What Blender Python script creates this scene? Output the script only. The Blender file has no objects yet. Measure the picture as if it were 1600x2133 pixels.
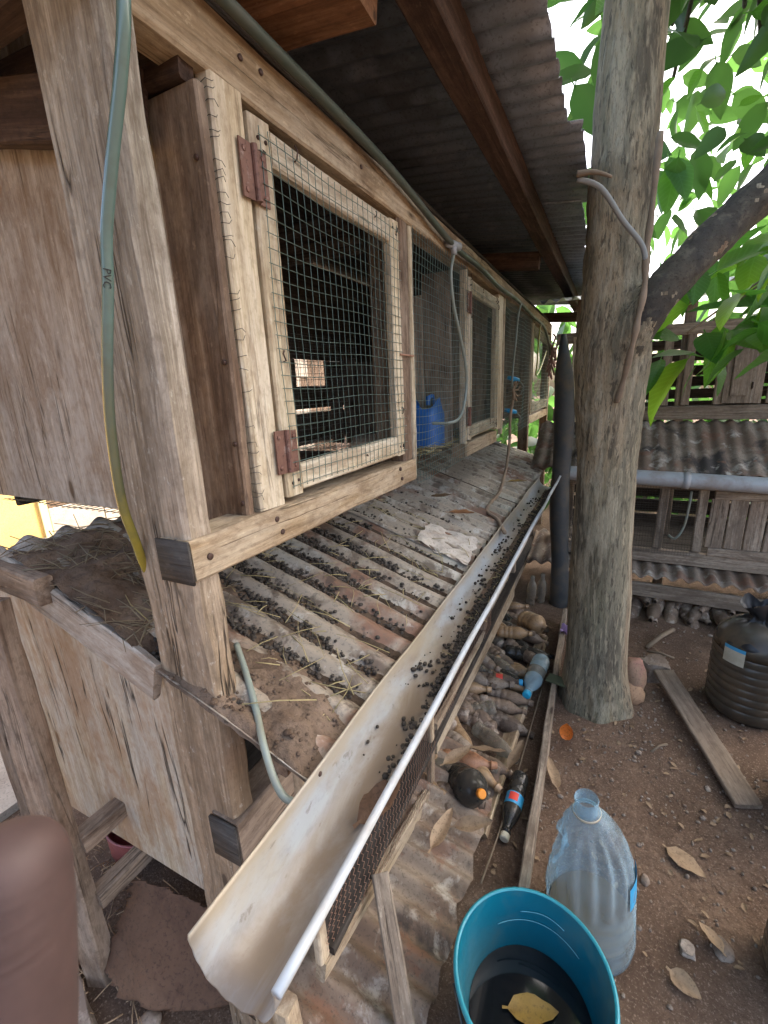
import bpy, bmesh, math, random
import numpy as np
from mathutils import Vector, Matrix, noise

rad = math.radians
SC = bpy.context.scene
COL = SC.collection

# ------------------------------------------------------------------ camera, sky, sun, exposure
cam_d = bpy.data.cameras.new("camera")
cam = bpy.data.objects.new("camera", cam_d)
COL.objects.link(cam)
CAM_R = Matrix(((0.89536866, -0.07734732, 0.43855712),
                (0.44298839, 0.25546284, -0.85936024),
                (-0.04556584, 0.96371994, 0.26299739)))      # columns: camera right, up, back in the world
CAM_P = Vector((0.58, 0.0, 1.5))
cam.matrix_world = Matrix.Translation(CAM_P) @ CAM_R.to_4x4()
cam_d.sensor_fit = 'HORIZONTAL'
cam_d.sensor_width = 36.0
cam_d.lens = 20.78
cam_d.clip_start = 0.01
cam_d.clip_end = 300.0
cam_d.dof.use_dof = True
cam_d.dof.focus_distance = 1.0
cam_d.dof.aperture_fstop = 46.0
SC.camera = cam

SUN_EL, SUN_AZ = 50.0, 38.0          # azimuth from +Y towards +X
world = bpy.data.worlds.new("World")
SC.world = world
world.use_nodes = True
wn = world.node_tree
bg = wn.nodes["Background"]
sky = wn.nodes.new("ShaderNodeTexSky")
sky.sky_type = 'NISHITA'
sky.sun_disc = False
sky.sun_elevation = rad(SUN_EL)
sky.sun_rotation = rad(SUN_AZ)
sky.air_density = 0.85
sky.dust_density = 6.0
sky.ozone_density = 0.0
wn.links.new(sky.outputs[0], bg.inputs[0])
bg.inputs[1].default_value = 0.15
sun_d = bpy.data.lights.new("sun", 'SUN')
sun_d.energy = 1.6
sun_d.angle = rad(14)
sun_d.color = (1.0, 0.97, 0.93)
sun = bpy.data.objects.new("sun", sun_d)
COL.objects.link(sun)
sun.rotation_euler = (rad(90 - SUN_EL), 0, rad(180 - SUN_AZ))
SC.view_settings.view_transform = 'Standard'
SC.view_settings.look = 'None'
SC.view_settings.exposure = 2.5
SC.view_settings.gamma = 1.0
SC.view_settings.use_curve_mapping = False
SC.cycles.max_bounces = 8
SC.cycles.diffuse_bounces = 5
SC.cycles.transparent_max_bounces = 16
SC.cycles.use_denoising = True

# ------------------------------------------------------------------ helpers
R = random.Random(11)
V = Vector

def wm(o):
    m = o.matrix_basis.copy()
    return wm(o.parent) @ m if o.parent else m

def thing(name, label, cat, loc=(0, 0, 0), group=None, W=None, kind=None):
    o = bpy.data.objects.new(name, None)
    COL.objects.link(o)
    o.empty_display_size = 0.05
    o.matrix_basis = W if W is not None else Matrix.Translation(V(loc))
    tag(o, label, cat, group, kind)
    return o

def tag(o, label=None, cat=None, group=None, kind=None):
    if label: o["label"] = label
    if cat: o["category"] = cat
    if group: o["group"] = group
    if kind: o["kind"] = kind
    return o

def mk(name, verts, faces, mat, parent=None, W=None, smooth=True, angle=None):
    """verts are in world coordinates unless W (the object's world matrix, local verts) is given"""
    me = bpy.data.meshes.new(name)
    if W is None:
        W = wm(parent) if parent else Matrix.Identity(4)
        inv = W.inverted()
        if parent:
            a = np.asarray(verts, float)
            m = np.array(inv)
            verts = a @ m[:3, :3].T + m[:3, 3]
    me.from_pydata([tuple(v) for v in verts], [], faces)
    if smooth:
        me.shade_smooth() if hasattr(me, "shade_smooth") else None
        if angle is not None:
            me.set_sharp_from_angle(angle=rad(angle))
    me.update()
    if mat: me.materials.append(mat)
    o = bpy.data.objects.new(name, me)
    COL.objects.link(o)
    if parent:
        o.parent = parent
        o.matrix_basis = wm(parent).inverted() @ W
    else:
        o.matrix_basis = W
    return o

def share(src, name, parent, W):
    o = bpy.data.objects.new(name, src.data if hasattr(src, "data") else src)
    COL.objects.link(o)
    if parent:
        o.parent = parent
        o.matrix_basis = wm(parent).inverted() @ W
    else:
        o.matrix_basis = W
    return o

class MB:
    def __init__(s): s.v = []; s.f = []
    def add(s, v, f):
        n = len(s.v)
        s.v += [tuple(p) for p in v]
        s.f += [tuple(i + n for i in q) for q in f]
        return s
    def tube(s, pts, r, n=6, cap=True):
        pts = [V(p) for p in pts]
        rs = r if isinstance(r, (list, tuple)) else [r] * len(pts)
        t0 = (pts[1] - pts[0]).normalized()
        up = V((0, 0, 1)) if abs(t0.z) < 0.9 else V((1, 0, 0))
        a = t0.cross(up).normalized()
        vs, fs = [], []
        for i, p in enumerate(pts):
            t = (pts[min(i + 1, len(pts) - 1)] - pts[max(i - 1, 0)]).normalized()
            a = (a - t * a.dot(t)).normalized()
            b = t.cross(a)
            for k in range(n):
                an = 2 * math.pi * k / n
                vs.append(p + (a * math.cos(an) + b * math.sin(an)) * rs[i])
        for i in range(len(pts) - 1):
            for k in range(n):
                k2 = (k + 1) % n
                fs.append((i * n + k, i * n + k2, (i + 1) * n + k2, (i + 1) * n + k))
        if cap:
            fs.append(tuple(range(n))[::-1]); fs.append(tuple((len(pts) - 1) * n + k for k in range(n)))
        return s.add(vs, fs)
    def box(s, a, b):
        x0, y0, z0 = a; x1, y1, z1 = b
        v = [(x, y, z) for x in (x0, x1) for y in (y0, y1) for z in (z0, z1)]
        return s.add(v, [(0, 1, 3, 2), (4, 6, 7, 5), (0, 4, 5, 1), (2, 3, 7, 6), (0, 2, 6, 4), (1, 5, 7, 3)])
    def grid(s, fn, nu, nv, closed=False):
        v = [fn(i / nu, j / nv) for i in range(nu + 1) for j in range(nv + 1)]
        f = [(i * (nv + 1) + j, (i + 1) * (nv + 1) + j, (i + 1) * (nv + 1) + j + 1, i * (nv + 1) + j + 1) for i in range(nu) for j in range(nv)]
        return s.add(v, f)
    def lathe(s, prof, n=20, wob=0.0, seed=0, fn=None):
        v = []
        for i, (r, z) in enumerate(prof):
            for k in range(n):
                a = 2 * math.pi * k / n
                rr = r
                x, y, zz = rr * math.cos(a), rr * math.sin(a), z
                if fn: x, y, zz = fn(x, y, zz)
                if wob:
                    w = noise.noise(V((x * 14 + seed * 7.3, y * 14, zz * 14))) * wob
                    x, y = x * (1 + w), y * (1 + w)
                v.append((x, y, zz))
        f = [(i * n + k, i * n + (k + 1) % n, (i + 1) * n + (k + 1) % n, (i + 1) * n + k) for i in range(len(prof) - 1) for k in range(n)]
        return s.add(v, f)
    def build(s, name, mat, parent=None, W=None, smooth=True, angle=None, stuff=False):
        o = mk(name, s.v, s.f, mat, parent, W, smooth, angle)
        if stuff: o["kind"] = "stuff"
        return o

def frame(p0, p1, wdir):
    p0, p1 = V(p0), V(p1)
    x = (p1 - p0).normalized()
    w = V(wdir); y = (w - x * w.dot(x)).normalized()
    z = x.cross(y)
    m = Matrix((x, y, z)).transposed().to_4x4()
    m.translation = p0
    return m

def board_mesh(L, w, t, seed=0, n=None, rough=0.0015, ch=None, bow=0.0, ragged=0.0):
    n = n or max(2, min(26, int(L / 0.05)))
    ch = ch if ch is not None else min(0.004, t * 0.2)
    hw, ht = w / 2, t / 2
    cs = [(-hw, -ht + ch), (-hw + ch, -ht), (hw - ch, -ht), (hw, -ht + ch), (hw, ht - ch), (hw - ch, ht), (-hw + ch, ht), (-hw, ht - ch)]
    v = []
    for i in range(n + 1):
        x = L * i / n
        b = bow * math.sin(math.pi * i / n)
        for k, (y, z) in enumerate(cs):
            q = V((x * 7 + seed * 3.1, y * 40 + seed, z * 40))
            dy = noise.noise(q) * rough; dz = noise.noise(q + V((9, 9, 9))) * rough
            dx = 0
            if i in (0, n): dx = noise.noise(V((y * 60, z * 60, seed * 1.7 + i))) * (ragged + 0.002) * (1 if i else -1)
            v.append((x + dx, y + dy * 1.6, z + dz + b))
    f = [tuple(range(8))[::-1], tuple(n * 8 + k for k in range(8))]
    for i in range(n):
        for k in range(8):
            k2 = (k + 1) % 8
            f.append((i * 8 + k, i * 8 + k2, (i + 1) * 8 + k2, (i + 1) * 8 + k))
    return v, f

def board(name, p0, p1, w, t, wdir, mat, parent=None, seed=None, **kw):
    """a sawn plank from p0 to p1 (centre line); its width runs along wdir"""
    seed = R.random() * 50 if seed is None else seed
    L = (V(p1) - V(p0)).length
    if 'bow' not in kw and t < 0.03 and L < 1.5: kw['bow'] = R.uniform(-.006, .006) * L
    if 'ragged' not in kw: kw['ragged'] = 0.003
    v, f = board_mesh(L, w, t, seed, **kw)
    return mk(name, v, f, mat, parent, W=frame(p0, p1, wdir), smooth=True, angle=28)

# ------------------------------------------------------------------ materials
def new_mat(name):
    m = bpy.data.materials.new(name)
    m.use_nodes = True
    nt = m.node_tree
    b = nt.nodes["Principled BSDF"]
    return m, nt, b

def nd(nt, typ, **kw):
    n = nt.nodes.new(typ)
    for k, v in kw.items():
        if k in n.inputs: n.inputs[k].default_value = v
        else: setattr(n, k, v)
    return n

def ramp(nt, src, stops, interp='LINEAR'):
    r = nt.nodes.new("ShaderNodeValToRGB")
    r.color_ramp.interpolation = interp
    el = r.color_ramp.elements
    while len(el) < len(stops): el.new(0.5)
    for e, (p, c) in zip(el, stops):
        e.position = p
        e.color = (c, c, c, 1) if isinstance(c, (int, float)) else (*c, 1)
    nt.links.new(src, r.inputs[0])
    return r.outputs[0]

def coords(nt, scale=(1, 1, 1), per_object=True):
    tc = nt.nodes.new("ShaderNodeTexCoord")
    mp = nt.nodes.new("ShaderNodeMapping")
    mp.inputs["Scale"].default_value = scale
    src = tc.outputs["Object"]
    if per_object:
        oi = nt.nodes.new("ShaderNodeObjectInfo")
        mu = nd(nt, "ShaderNodeMath", operation='MULTIPLY'); mu.inputs[1].default_value = 31.7
        nt.links.new(oi.outputs["Random"], mu.inputs[0])
        ad = nd(nt, "ShaderNodeVectorMath", operation='ADD')
        nt.links.new(src, ad.inputs[0]); nt.links.new(mu.outputs[0], ad.inputs[1])
        src = ad.outputs[0]
    nt.links.new(src, mp.inputs[0])
    return mp.outputs[0]

def noise_n(nt, vec, scale, detail=5, rough=0.55, dist=0.0):
    n = nt.nodes.new("ShaderNodeTexNoise")
    n.inputs["Scale"].default_value = scale
    n.inputs["Detail"].default_value = detail
    n.inputs["Roughness"].default_value = rough
    n.inputs["Distortion"].default_value = dist
    nt.links.new(vec, n.inputs["Vector"])
    return n.outputs["Fac"]

def mix(nt, fac, a, b, typ='MIX'):
    m = nt.nodes.new("ShaderNodeMix")
    m.data_type = 'RGBA'; m.blend_type = typ
    for sock, val in ((m.inputs["Factor"], fac), (m.inputs["A"], a), (m.inputs["B"], b)):
        pass
    fi = m.inputs[0]; ai = m.inputs[6]; bi = m.inputs[7]
    if isinstance(fac, (int, float)): fi.default_value = fac
    else: nt.links.new(fac, fi)
    for s, val in ((ai, a), (bi, b)):
        if isinstance(val, tuple): s.default_value = (*val, 1)
        else: nt.links.new(val, s)
    return m.outputs[2]

def bump(nt, b, h, strength=0.5, dist=0.004):
    bp = nt.nodes.new("ShaderNodeBump")
    bp.inputs["Strength"].default_value = strength
    bp.inputs["Distance"].default_value = dist
    nt.links.new(h, bp.inputs["Height"])
    nt.links.new(bp.outputs[0], b.inputs["Normal"])

def thin_lines(nt, vec, width, dist=0.4):
    """dark hairlines where a stretched noise crosses its middle value"""
    n = noise_n(nt, vec, 1.0, 3, 0.5, dist)
    a = nd(nt, "ShaderNodeMath", operation='SUBTRACT'); a.inputs[1].default_value = 0.5
    nt.links.new(n, a.inputs[0])
    b = nd(nt, "ShaderNodeMath", operation='ABSOLUTE'); nt.links.new(a.outputs[0], b.inputs[0])
    return ramp(nt, b.outputs[0], [(0.0, 1.0), (width, 0.0)])

def mul2(nt, a, b):
    n = nd(nt, "ShaderNodeMath", operation='MULTIPLY')
    nt.links.new(a, n.inputs[0]); nt.links.new(b, n.inputs[1])
    return n.outputs[0]

def wood(name, dark, mid, light, stain=(0.06, 0.045, 0.032), stain_amt=0.5, grey=None, vary=0.3, cracks=0.7, bmp=0.5, rough=0.85, grade=None):
    m, nt, b = new_mat(name)
    g = noise_n(nt, coords(nt, (1.1, 24, 24)), 2.0, 10, 0.68, 0.8)
    fine = noise_n(nt, coords(nt, (7, 230, 230)), 1.0, 4, 0.65)
    spk = noise_n(nt, coords(nt, (40, 75, 75)), 1.0, 6, 0.7)
    c = ramp(nt, g, [(0.33, dark), (0.49, mid), (0.64, light)])
    band = noise_n(nt, coords(nt, (0.8, 11, 11)), 1.3, 5, 0.6, 0.6)
    c = mix(nt, ramp(nt, band, [(0.45, 0.0), (0.6, 0.42)]), c, dark)
    c = mix(nt, ramp(nt, fine, [(0.4, 0.0), (0.64, 0.42)]), c, tuple(q * 0.7 for q in dark))
    blot = noise_n(nt, coords(nt, (2.4, 6, 6)), 1.6, 8, 0.68, 0.5)
    if grey:
        gm = ramp(nt, noise_n(nt, coords(nt, (1.3, 5, 5)), 1.3, 7, 0.65), [(0.42, 0.0), (0.56, 0.8)])
        c = mix(nt, gm, c, mix(nt, 0.35, grey, c))
    if grade:
        tcg = nt.nodes.new("ShaderNodeTexCoord"); sg = nt.nodes.new("ShaderNodeSeparateXYZ")
        nt.links.new(tcg.outputs["Object"], sg.inputs[0])
        gr = nt.nodes.new("ShaderNodeMapRange"); gr.inputs[1].default_value = grade[0]; gr.inputs[2].default_value = grade[1]
        ga = nd(nt, "ShaderNodeMath", operation='MULTIPLY_ADD'); ga.inputs[1].default_value = 0.9
        nt.links.new(blot, ga.inputs[0]); nt.links.new(sg.outputs["X"], ga.inputs[2])
        nt.links.new(ga.outputs[0], gr.inputs[0])
        low = ramp(nt, g, [(0.36, tuple(q * .45 for q in grade[2])), (0.62, grade[2])])
        c = mix(nt, gr.outputs[0], mix(nt, 0.75, c, low), c)
    sm = ramp(nt, blot, [(0.49, 0.0), (0.6, stain_amt)])
    c = mix(nt, sm, c, mix(nt, 0.3, stain, c))
    c = mix(nt, ramp(nt, spk, [(0.5, 0.0), (0.62, 0.32)]), c, tuple(q * 0.8 for q in stain))
    c = mix(nt, ramp(nt, spk, [(0.33, 0.3), (0.4, 0.0)]), c, tuple(min(0.7, q * 1.25) for q in light))
    kn = nt.nodes.new("ShaderNodeTexVoronoi"); kn.inputs["Scale"].default_value = 1.0
    kn.inputs["Randomness"].default_value = 1.0
    nt.links.new(coords(nt, (3.4, 10, 10)), kn.inputs["Vector"])
    c = mix(nt, ramp(nt, kn.outputs["Distance"], [(0.0, 0.95), (0.07, 0.85), (0.085, 0.45), (0.14, 0.0)]), c, tuple(q * 0.5 for q in stain))
    ln = thin_lines(nt, coords(nt, (1.6, 30, 30)), 0.022)
    msk = ramp(nt, noise_n(nt, coords(nt, (2.5, 14, 14)), 1.0, 4, 0.6), [(0.52, 0.0), (0.6, 1.0)])
    crm = mul2(nt, ln, msk)
    c = mix(nt, nd_mul(nt, crm, cracks), c, (0.022, 0.016, 0.012))
    oi = nt.nodes.new("ShaderNodeObjectInfo")
    mr = nt.nodes.new("ShaderNodeMapRange")
    mr.inputs[3].default_value = 1 - vary / 2; mr.inputs[4].default_value = 1 + vary / 2
    nt.links.new(oi.outputs["Random"], mr.inputs[0])
    hs = nt.nodes.new("ShaderNodeHueSaturation")
    nt.links.new(mr.outputs[0], hs.inputs["Value"]); nt.links.new(c, hs.inputs["Color"])
    nt.links.new(hs.outputs[0], b.inputs["Base Color"])
    b.inputs["Roughness"].default_value = rough
    b.inputs["Specular IOR Level"].default_value = 0.2
    h = nd(nt, "ShaderNodeMath", operation='MULTIPLY_ADD'); h.inputs[1].default_value = -1.0
    nt.links.new(crm, h.inputs[0]); nt.links.new(g, h.inputs[2])
    h2 = nd(nt, "ShaderNodeMath", operation='MULTIPLY_ADD'); h2.inputs[1].default_value = 0.35
    nt.links.new(fine, h2.inputs[0]); nt.links.new(h.outputs[0], h2.inputs[2])
    bump(nt, b, h2.outputs[0], bmp, 0.005)
    return m

def nd_mul(nt, src, k):
    n = nd(nt, "ShaderNodeMath", operation='MULTIPLY'); n.inputs[1].default_value = k
    nt.links.new(src, n.inputs[0])
    return n.outputs[0]

def patchy(name, layers, base, rough=0.7, metal=0.0, bmp=0.25, bdist=0.003, scale=(1, 1, 1), vary=0.0, spec=0.4, speck=0.5, mott=0.3):
    """layers: (colour, noise scale, lo, hi, amount)"""
    m, nt, b = new_mat(name)
    vec = coords(nt, scale)
    fine = noise_n(nt, vec, 60, 5, 0.65)
    c = mix(nt, nd_mul(nt, ramp(nt, fine, [(0.35, 0.0), (0.7, 1.0)]), mott), base, tuple(x * 0.55 for x in base))
    for col, sc, lo, hi, amt in layers:
        nz = noise_n(nt, vec, sc, 7, 0.62, 0.3)
        c = mix(nt, ramp(nt, nz, [(lo, 0.0), (hi, amt)]), c, col)
    spk = noise_n(nt, vec, 110, 4, 0.7)
    c = mix(nt, ramp(nt, spk, [(0.54, 0.0), (0.63, speck)]), c, tuple(x * 0.25 for x in base))
    if vary:
        oi = nt.nodes.new("ShaderNodeObjectInfo")
        mr = nt.nodes.new("ShaderNodeMapRange")
        mr.inputs[3].default_value = 1 - vary / 2; mr.inputs[4].default_value = 1 + vary / 2
        nt.links.new(oi.outputs["Random"], mr.inputs[0])
        hs = nt.nodes.new("ShaderNodeHueSaturation")
        nt.links.new(mr.outputs[0], hs.inputs["Value"]); nt.links.new(c, hs.inputs["Color"])
        c = hs.outputs[0]
    nt.links.new(c, b.inputs["Base Color"])
    b.inputs["Roughness"].default_value = rough
    b.inputs["Metallic"].default_value = metal
    b.inputs["Specular IOR Level"].default_value = spec
    big = noise_n(nt, vec, 14, 5, 0.6)
    a = nd(nt, "ShaderNodeMath", operation='MULTIPLY_ADD'); a.inputs[1].default_value = 0.5
    nt.links.new(fine, a.inputs[0]); nt.links.new(big, a.inputs[2])
    bump(nt, b, a.outputs[0], bmp, bdist)
    return m

def plain(name, col, rough=0.5, metal=0.0, spec=0.5, bmp=0.0, dirt=None):
    m, nt, b = new_mat(name)
    b.inputs["Base Color"].default_value = (*col, 1)
    b.inputs["Roughness"].default_value = rough
    b.inputs["Metallic"].default_value = metal
    b.inputs["Specular IOR Level"].default_value = spec
    if dirt or bmp:
        vec = coords(nt)
        nz = noise_n(nt, vec, 9, 6, 0.65, 0.3)
        if dirt:
            c = mix(nt, ramp(nt, nz, [(0.45, 0.0), (0.72, dirt[1])]), col, dirt[0])
            nt.links.new(c, b.inputs["Base Color"])
            nt.links.new(ramp(nt, nz, [(0.4, rough), (0.7, min(1, rough + 0.35))]), b.inputs["Roughness"])
        if bmp: bump(nt, b, noise_n(nt, vec, 40, 4, 0.6), bmp, 0.003)
    return m

def clear_plastic(name, tint, body, amt=0.35, rough=0.12, dirt=(0.16, 0.11, 0.075), dirt_amt=0.5):
    m, nt, b = new_mat(name)
    vec = coords(nt)
    nz = noise_n(nt, vec, 7, 6, 0.65, 0.4)
    nt.links.new(mix(nt, ramp(nt, nz, [(0.5, 0.0), (0.72, 0.9)]), body, dirt), b.inputs["Base Color"])
    b.inputs["Roughness"].default_value = rough
    tr = nt.nodes.new("ShaderNodeBsdfTransparent"); tr.inputs[0].default_value = (*tint, 1)
    ms = nt.nodes.new("ShaderNodeMixShader")
    lw = nt.nodes.new("ShaderNodeLayerWeight"); lw.inputs[0].default_value = 0.35
    mx = nd(nt, "ShaderNodeMath", operation='MAXIMUM')
    f1 = nd(nt, "ShaderNodeMath", operation='MULTIPLY_ADD'); f1.inputs[1].default_value = 0.5; f1.inputs[2].default_value = amt
    nt.links.new(lw.outputs["Facing"], f1.inputs[0])
    nt.links.new(f1.outputs[0], mx.inputs[0])
    nt.links.new(ramp(nt, nz, [(0.45, 0.0), (0.75, dirt_amt)]), mx.inputs[1])
    nt.links.new(mx.outputs[0], ms.inputs[0])
    nt.links.new(tr.outputs[0], ms.inputs[1]); nt.links.new(b.outputs[0], ms.inputs[2])
    nt.links.new(ms.outputs[0], nt.nodes["Material Output"].inputs[0])
    return m

def leaf_mat(name, col, trans, rough=0.4, vary=0.7, veins=False):
    m, nt, b = new_mat(name)
    vec = coords(nt)
    nz = noise_n(nt, vec, 14, 4, 0.6)
    oi = nt.nodes.new("ShaderNodeObjectInfo")
    mr = nt.nodes.new("ShaderNodeMapRange")
    mr.inputs[3].default_value = 1 - vary / 2; mr.inputs[4].default_value = 1 + vary / 2
    nt.links.new(oi.outputs["Random"], mr.inputs[0])
    hs = nt.nodes.new("ShaderNodeHueSaturation")
    nt.links.new(mr.outputs[0], hs.inputs["Value"])
    nt.links.new(mix(nt, ramp(nt, nz, [(0.4, 0.0), (0.7, 0.5)]), col, tuple(x * 0.6 for x in col)), hs.inputs["Color"])
    lc = hs.outputs[0]
    if veins:
        tc = nt.nodes.new("ShaderNodeTexCoord"); sx = nt.nodes.new("ShaderNodeSeparateXYZ")
        nt.links.new(tc.outputs["Object"], sx.inputs[0])
        ab = nd(nt, "ShaderNodeMath", operation='ABSOLUTE'); nt.links.new(sx.outputs["Y"], ab.inputs[0])
        mid_ = ramp(nt, ab.outputs[0], [(0.0, 1.0), (0.0016, 0.8), (0.0024, 0.0)])
        di = nd(nt, "ShaderNodeMath", operation='MULTIPLY_ADD'); di.inputs[1].default_value = -0.8
        nt.links.new(ab.outputs[0], di.inputs[0]); nt.links.new(sx.outputs["X"], di.inputs[2])
        fr = nd(nt, "ShaderNodeMath", operation='PINGPONG'); fr.inputs[1].default_value = 0.009
        nt.links.new(di.outputs[0], fr.inputs[0])
        sv = ramp(nt, fr.outputs[0], [(0.0, 0.7), (0.0008, 0.5), (0.0016, 0.0)])
        mx = nd(nt, "ShaderNodeMath", operation='MAXIMUM'); nt.links.new(mid_, mx.inputs[0]); nt.links.new(sv, mx.inputs[1])
        lc = mix(nt, nd_mul(nt, mx.outputs[0], 0.6), lc, tuple(min(.6, x * 2.2 + .03) for x in col))
        bump(nt, b, mx.outputs[0], 0.4, 0.002)
    nt.links.new(lc, b.inputs["Base Color"])
    b.inputs["Roughness"].default_value = rough
    tl = nt.nodes.new("ShaderNodeBsdfTranslucent"); tl.inputs[0].default_value = (*trans, 1)
    ms = nt.nodes.new("ShaderNodeMixShader"); ms.inputs[0].default_value = 0.55
    nt.links.new(b.outputs[0], ms.inputs[1]); nt.links.new(tl.outputs[0], ms.inputs[2])
    nt.links.new(ms.outputs[0], nt.nodes["Material Output"].inputs[0])
    return m

W_POST = wood("wood_rough_post", (0.17, 0.145, 0.115), (0.43, 0.385, 0.31), (0.58, 0.54, 0.465), stain=(0.14, 0.098, 0.064), stain_amt=0.65, cracks=0.9, bmp=1.0, vary=0.05, grade=(1.5, 2.3, (0.36, 0.238, 0.135)))
W_PALE = wood("wood_pale_planed", (0.36, 0.275, 0.17), (0.58, 0.485, 0.33), (0.70, 0.62, 0.465), stain=(0.22, 0.145, 0.08), stain_amt=0.6, grey=(0.57, 0.515, 0.42), cracks=0.5, bmp=0.45, vary=0.14)
W_RAIL = wood("wood_rail", (0.2, 0.133, 0.074), (0.41, 0.3, 0.18), (0.56, 0.445, 0.295), stain=(0.13, 0.08, 0.046), stain_amt=0.75, grey=(0.46, 0.395, 0.3), cracks=0.6, bmp=0.55, vary=0.2)
W_BROWN = wood("wood_reddish", (0.1, 0.06, 0.038), (0.25, 0.163, 0.105), (0.38, 0.275, 0.19), stain=(0.075, 0.045, 0.028), stain_amt=0.75, grey=(0.33, 0.27, 0.21), cracks=0.65, bmp=0.55, vary=0.25)
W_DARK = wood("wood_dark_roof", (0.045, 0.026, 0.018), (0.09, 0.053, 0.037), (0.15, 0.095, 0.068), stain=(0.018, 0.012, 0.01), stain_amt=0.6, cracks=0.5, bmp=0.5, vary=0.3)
W_ORANGE = wood("wood_fresh_rafter", (0.12, 0.055, 0.026), (0.22, 0.105, 0.05), (0.31, 0.165, 0.085), stain=(0.07, 0.035, 0.018), stain_amt=0.5, cracks=0.4, bmp=0.4, vary=0.2)
W_GREY = wood("wood_grey_panel", (0.22, 0.165, 0.115), (0.40, 0.33, 0.255), (0.53, 0.465, 0.38), stain=(0.19, 0.12, 0.07), stain_amt=0.75, grey=(0.42, 0.375, 0.32), cracks=0.7, bmp=0.6, vary=0.1)
W_PLY = wood("wood_split_plywood", (0.27, 0.19, 0.11), (0.48, 0.38, 0.255), (0.6, 0.505, 0.365), stain=(0.32, 0.17, 0.075), stain_amt=0.7, grey=(0.5, 0.46, 0.395), cracks=1.0, bmp=0.6, vary=0.05)
W_DUST = wood("wood_dusty", (0.165, 0.125, 0.09), (0.31, 0.245, 0.18), (0.43, 0.36, 0.275), stain=(0.1, 0.073, 0.053), stain_amt=0.75, cracks=0.7, bmp=0.6, vary=0.35)
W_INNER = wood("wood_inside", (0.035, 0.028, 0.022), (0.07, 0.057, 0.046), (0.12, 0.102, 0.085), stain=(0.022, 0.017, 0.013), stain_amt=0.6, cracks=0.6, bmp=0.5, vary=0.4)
W_BLACKEND = wood("wood_end_grain", (0.05, 0.045, 0.04), (0.085, 0.077, 0.07), (0.13, 0.115, 0.1), stain_amt=0.2, cracks=0.4, bmp=0.4)
M_RUST = patchy("rusted_plate", [((0.05, 0.022, 0.013), 9, 0.5, 0.7, 0.9), ((0.17, 0.1, 0.06), 4, 0.5, 0.7, 0.7)], (0.11, 0.058, 0.033), rough=0.85, metal=0.0, bmp=0.7, bdist=0.006)
M_HINGE = patchy("rusted_hinge", [((0.34, 0.27, 0.24), 45, 0.6, 0.72, 0.8), ((0.09, 0.04, 0.028), 22, 0.5, 0.7, 0.7)], (0.19, 0.1, 0.075), rough=0.6, metal=0.35, bmp=0.35)
M_TRAY = patchy("galvanised_tray", [((0.29, 0.235, 0.175), 2.6, 0.42, 0.52, 0.85), ((0.19, 0.095, 0.058), 2.9, 0.53, 0.6, 0.9), ((0.10, 0.068, 0.047), 8, 0.54, 0.62, 0.8), ((0.5, 0.47, 0.41), 13, 0.57, 0.63, 0.6), ((0.07, 0.05, 0.038), 30, 0.58, 0.64, 0.7)], (0.40, 0.365, 0.30), rough=0.6, metal=0.15, bmp=0.3)
M_ROOF = patchy("galvanised_roof", [((0.06, 0.052, 0.045), 3, 0.5, 0.62, 0.5), ((0.32, 0.34, 0.37), 9, 0.52, 0.66, 0.5)], (0.2, 0.225, 0.255), rough=0.42, metal=0.45, bmp=0.15)
M_OLDROOF = patchy("weathered_sheet", [((0.16, 0.105, 0.07), 5, 0.44, 0.56, 0.9), ((0.035, 0.03, 0.027), 2.2, 0.56, 0.62, 0.9), ((0.45, 0.4, 0.33), 12, 0.56, 0.66, 0.8), ((0.2, 0.1, 0.06), 9, 0.56, 0.62, 0.7)], (0.27, 0.21, 0.155), rough=0.85, bmp=0.6)
M_GUTTER = patchy("pvc_gutter", [((0.35, 0.29, 0.2), 3.6, 0.48, 0.6, 0.85), ((0.22, 0.155, 0.1), 5, 0.53, 0.64, 0.75), ((0.3, 0.26, 0.2), 8, 0.46, 0.74, 0.5), ((0.15, 0.105, 0.07), 15, 0.58, 0.8, 0.3), ((0.12, 0.085, 0.06), 60, 0.62, 0.67, 0.5)], (0.35, 0.37, 0.38), rough=0.42, bmp=0.2, scale=(1, 0.45, 1), mott=0.05, speck=0.12)
def gutter_stain(m):
    """sediment stains along the bed of the gutter and on its back wall, placed in the gutter's own coordinates"""
    nt = m.node_tree; b = nt.nodes["Principled BSDF"]
    src = b.inputs["Base Color"].links[0].from_socket
    tc = nt.nodes.new("ShaderNodeTexCoord"); sx = nt.nodes.new("ShaderNodeSeparateXYZ")
    nt.links.new(tc.outputs["Object"], sx.inputs[0])
    mp = nt.nodes.new("ShaderNodeMapping"); mp.inputs["Scale"].default_value = (1, 0.35, 1); nt.links.new(tc.outputs["Object"], mp.inputs[0])
    nz = noise_n(nt, mp.outputs[0], 16, 7, 0.68, 0.5)
    def band(sock, k, stops):
        a = nd(nt, "ShaderNodeMath", operation='MULTIPLY_ADD'); a.inputs[1].default_value = k
        nt.links.new(nz, a.inputs[0]); nt.links.new(sock, a.inputs[2])
        return ramp(nt, a.outputs[0], stops)
    c = mix(nt, band(sx.outputs["Z"], 0.05, [(0.036, 0.9), (0.058, 0.0)]), src, (0.17, 0.12, 0.078))
    c = mix(nt, band(sx.outputs["Z"], 0.06, [(0.078, 0.0), (0.1, 0.75)]), c, (0.34, 0.275, 0.185))
    nt.links.new(c, b.inputs["Base Color"])
gutter_stain(M_GUTTER)
M_LIP = plain("pvc_lip", (0.37, 0.405, 0.43), rough=0.4, dirt=((0.3, 0.25, 0.19), 0.6))
M_WIRE = plain("green_wire", (0.13, 0.19, 0.165), rough=0.45, metal=0.5)
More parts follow.
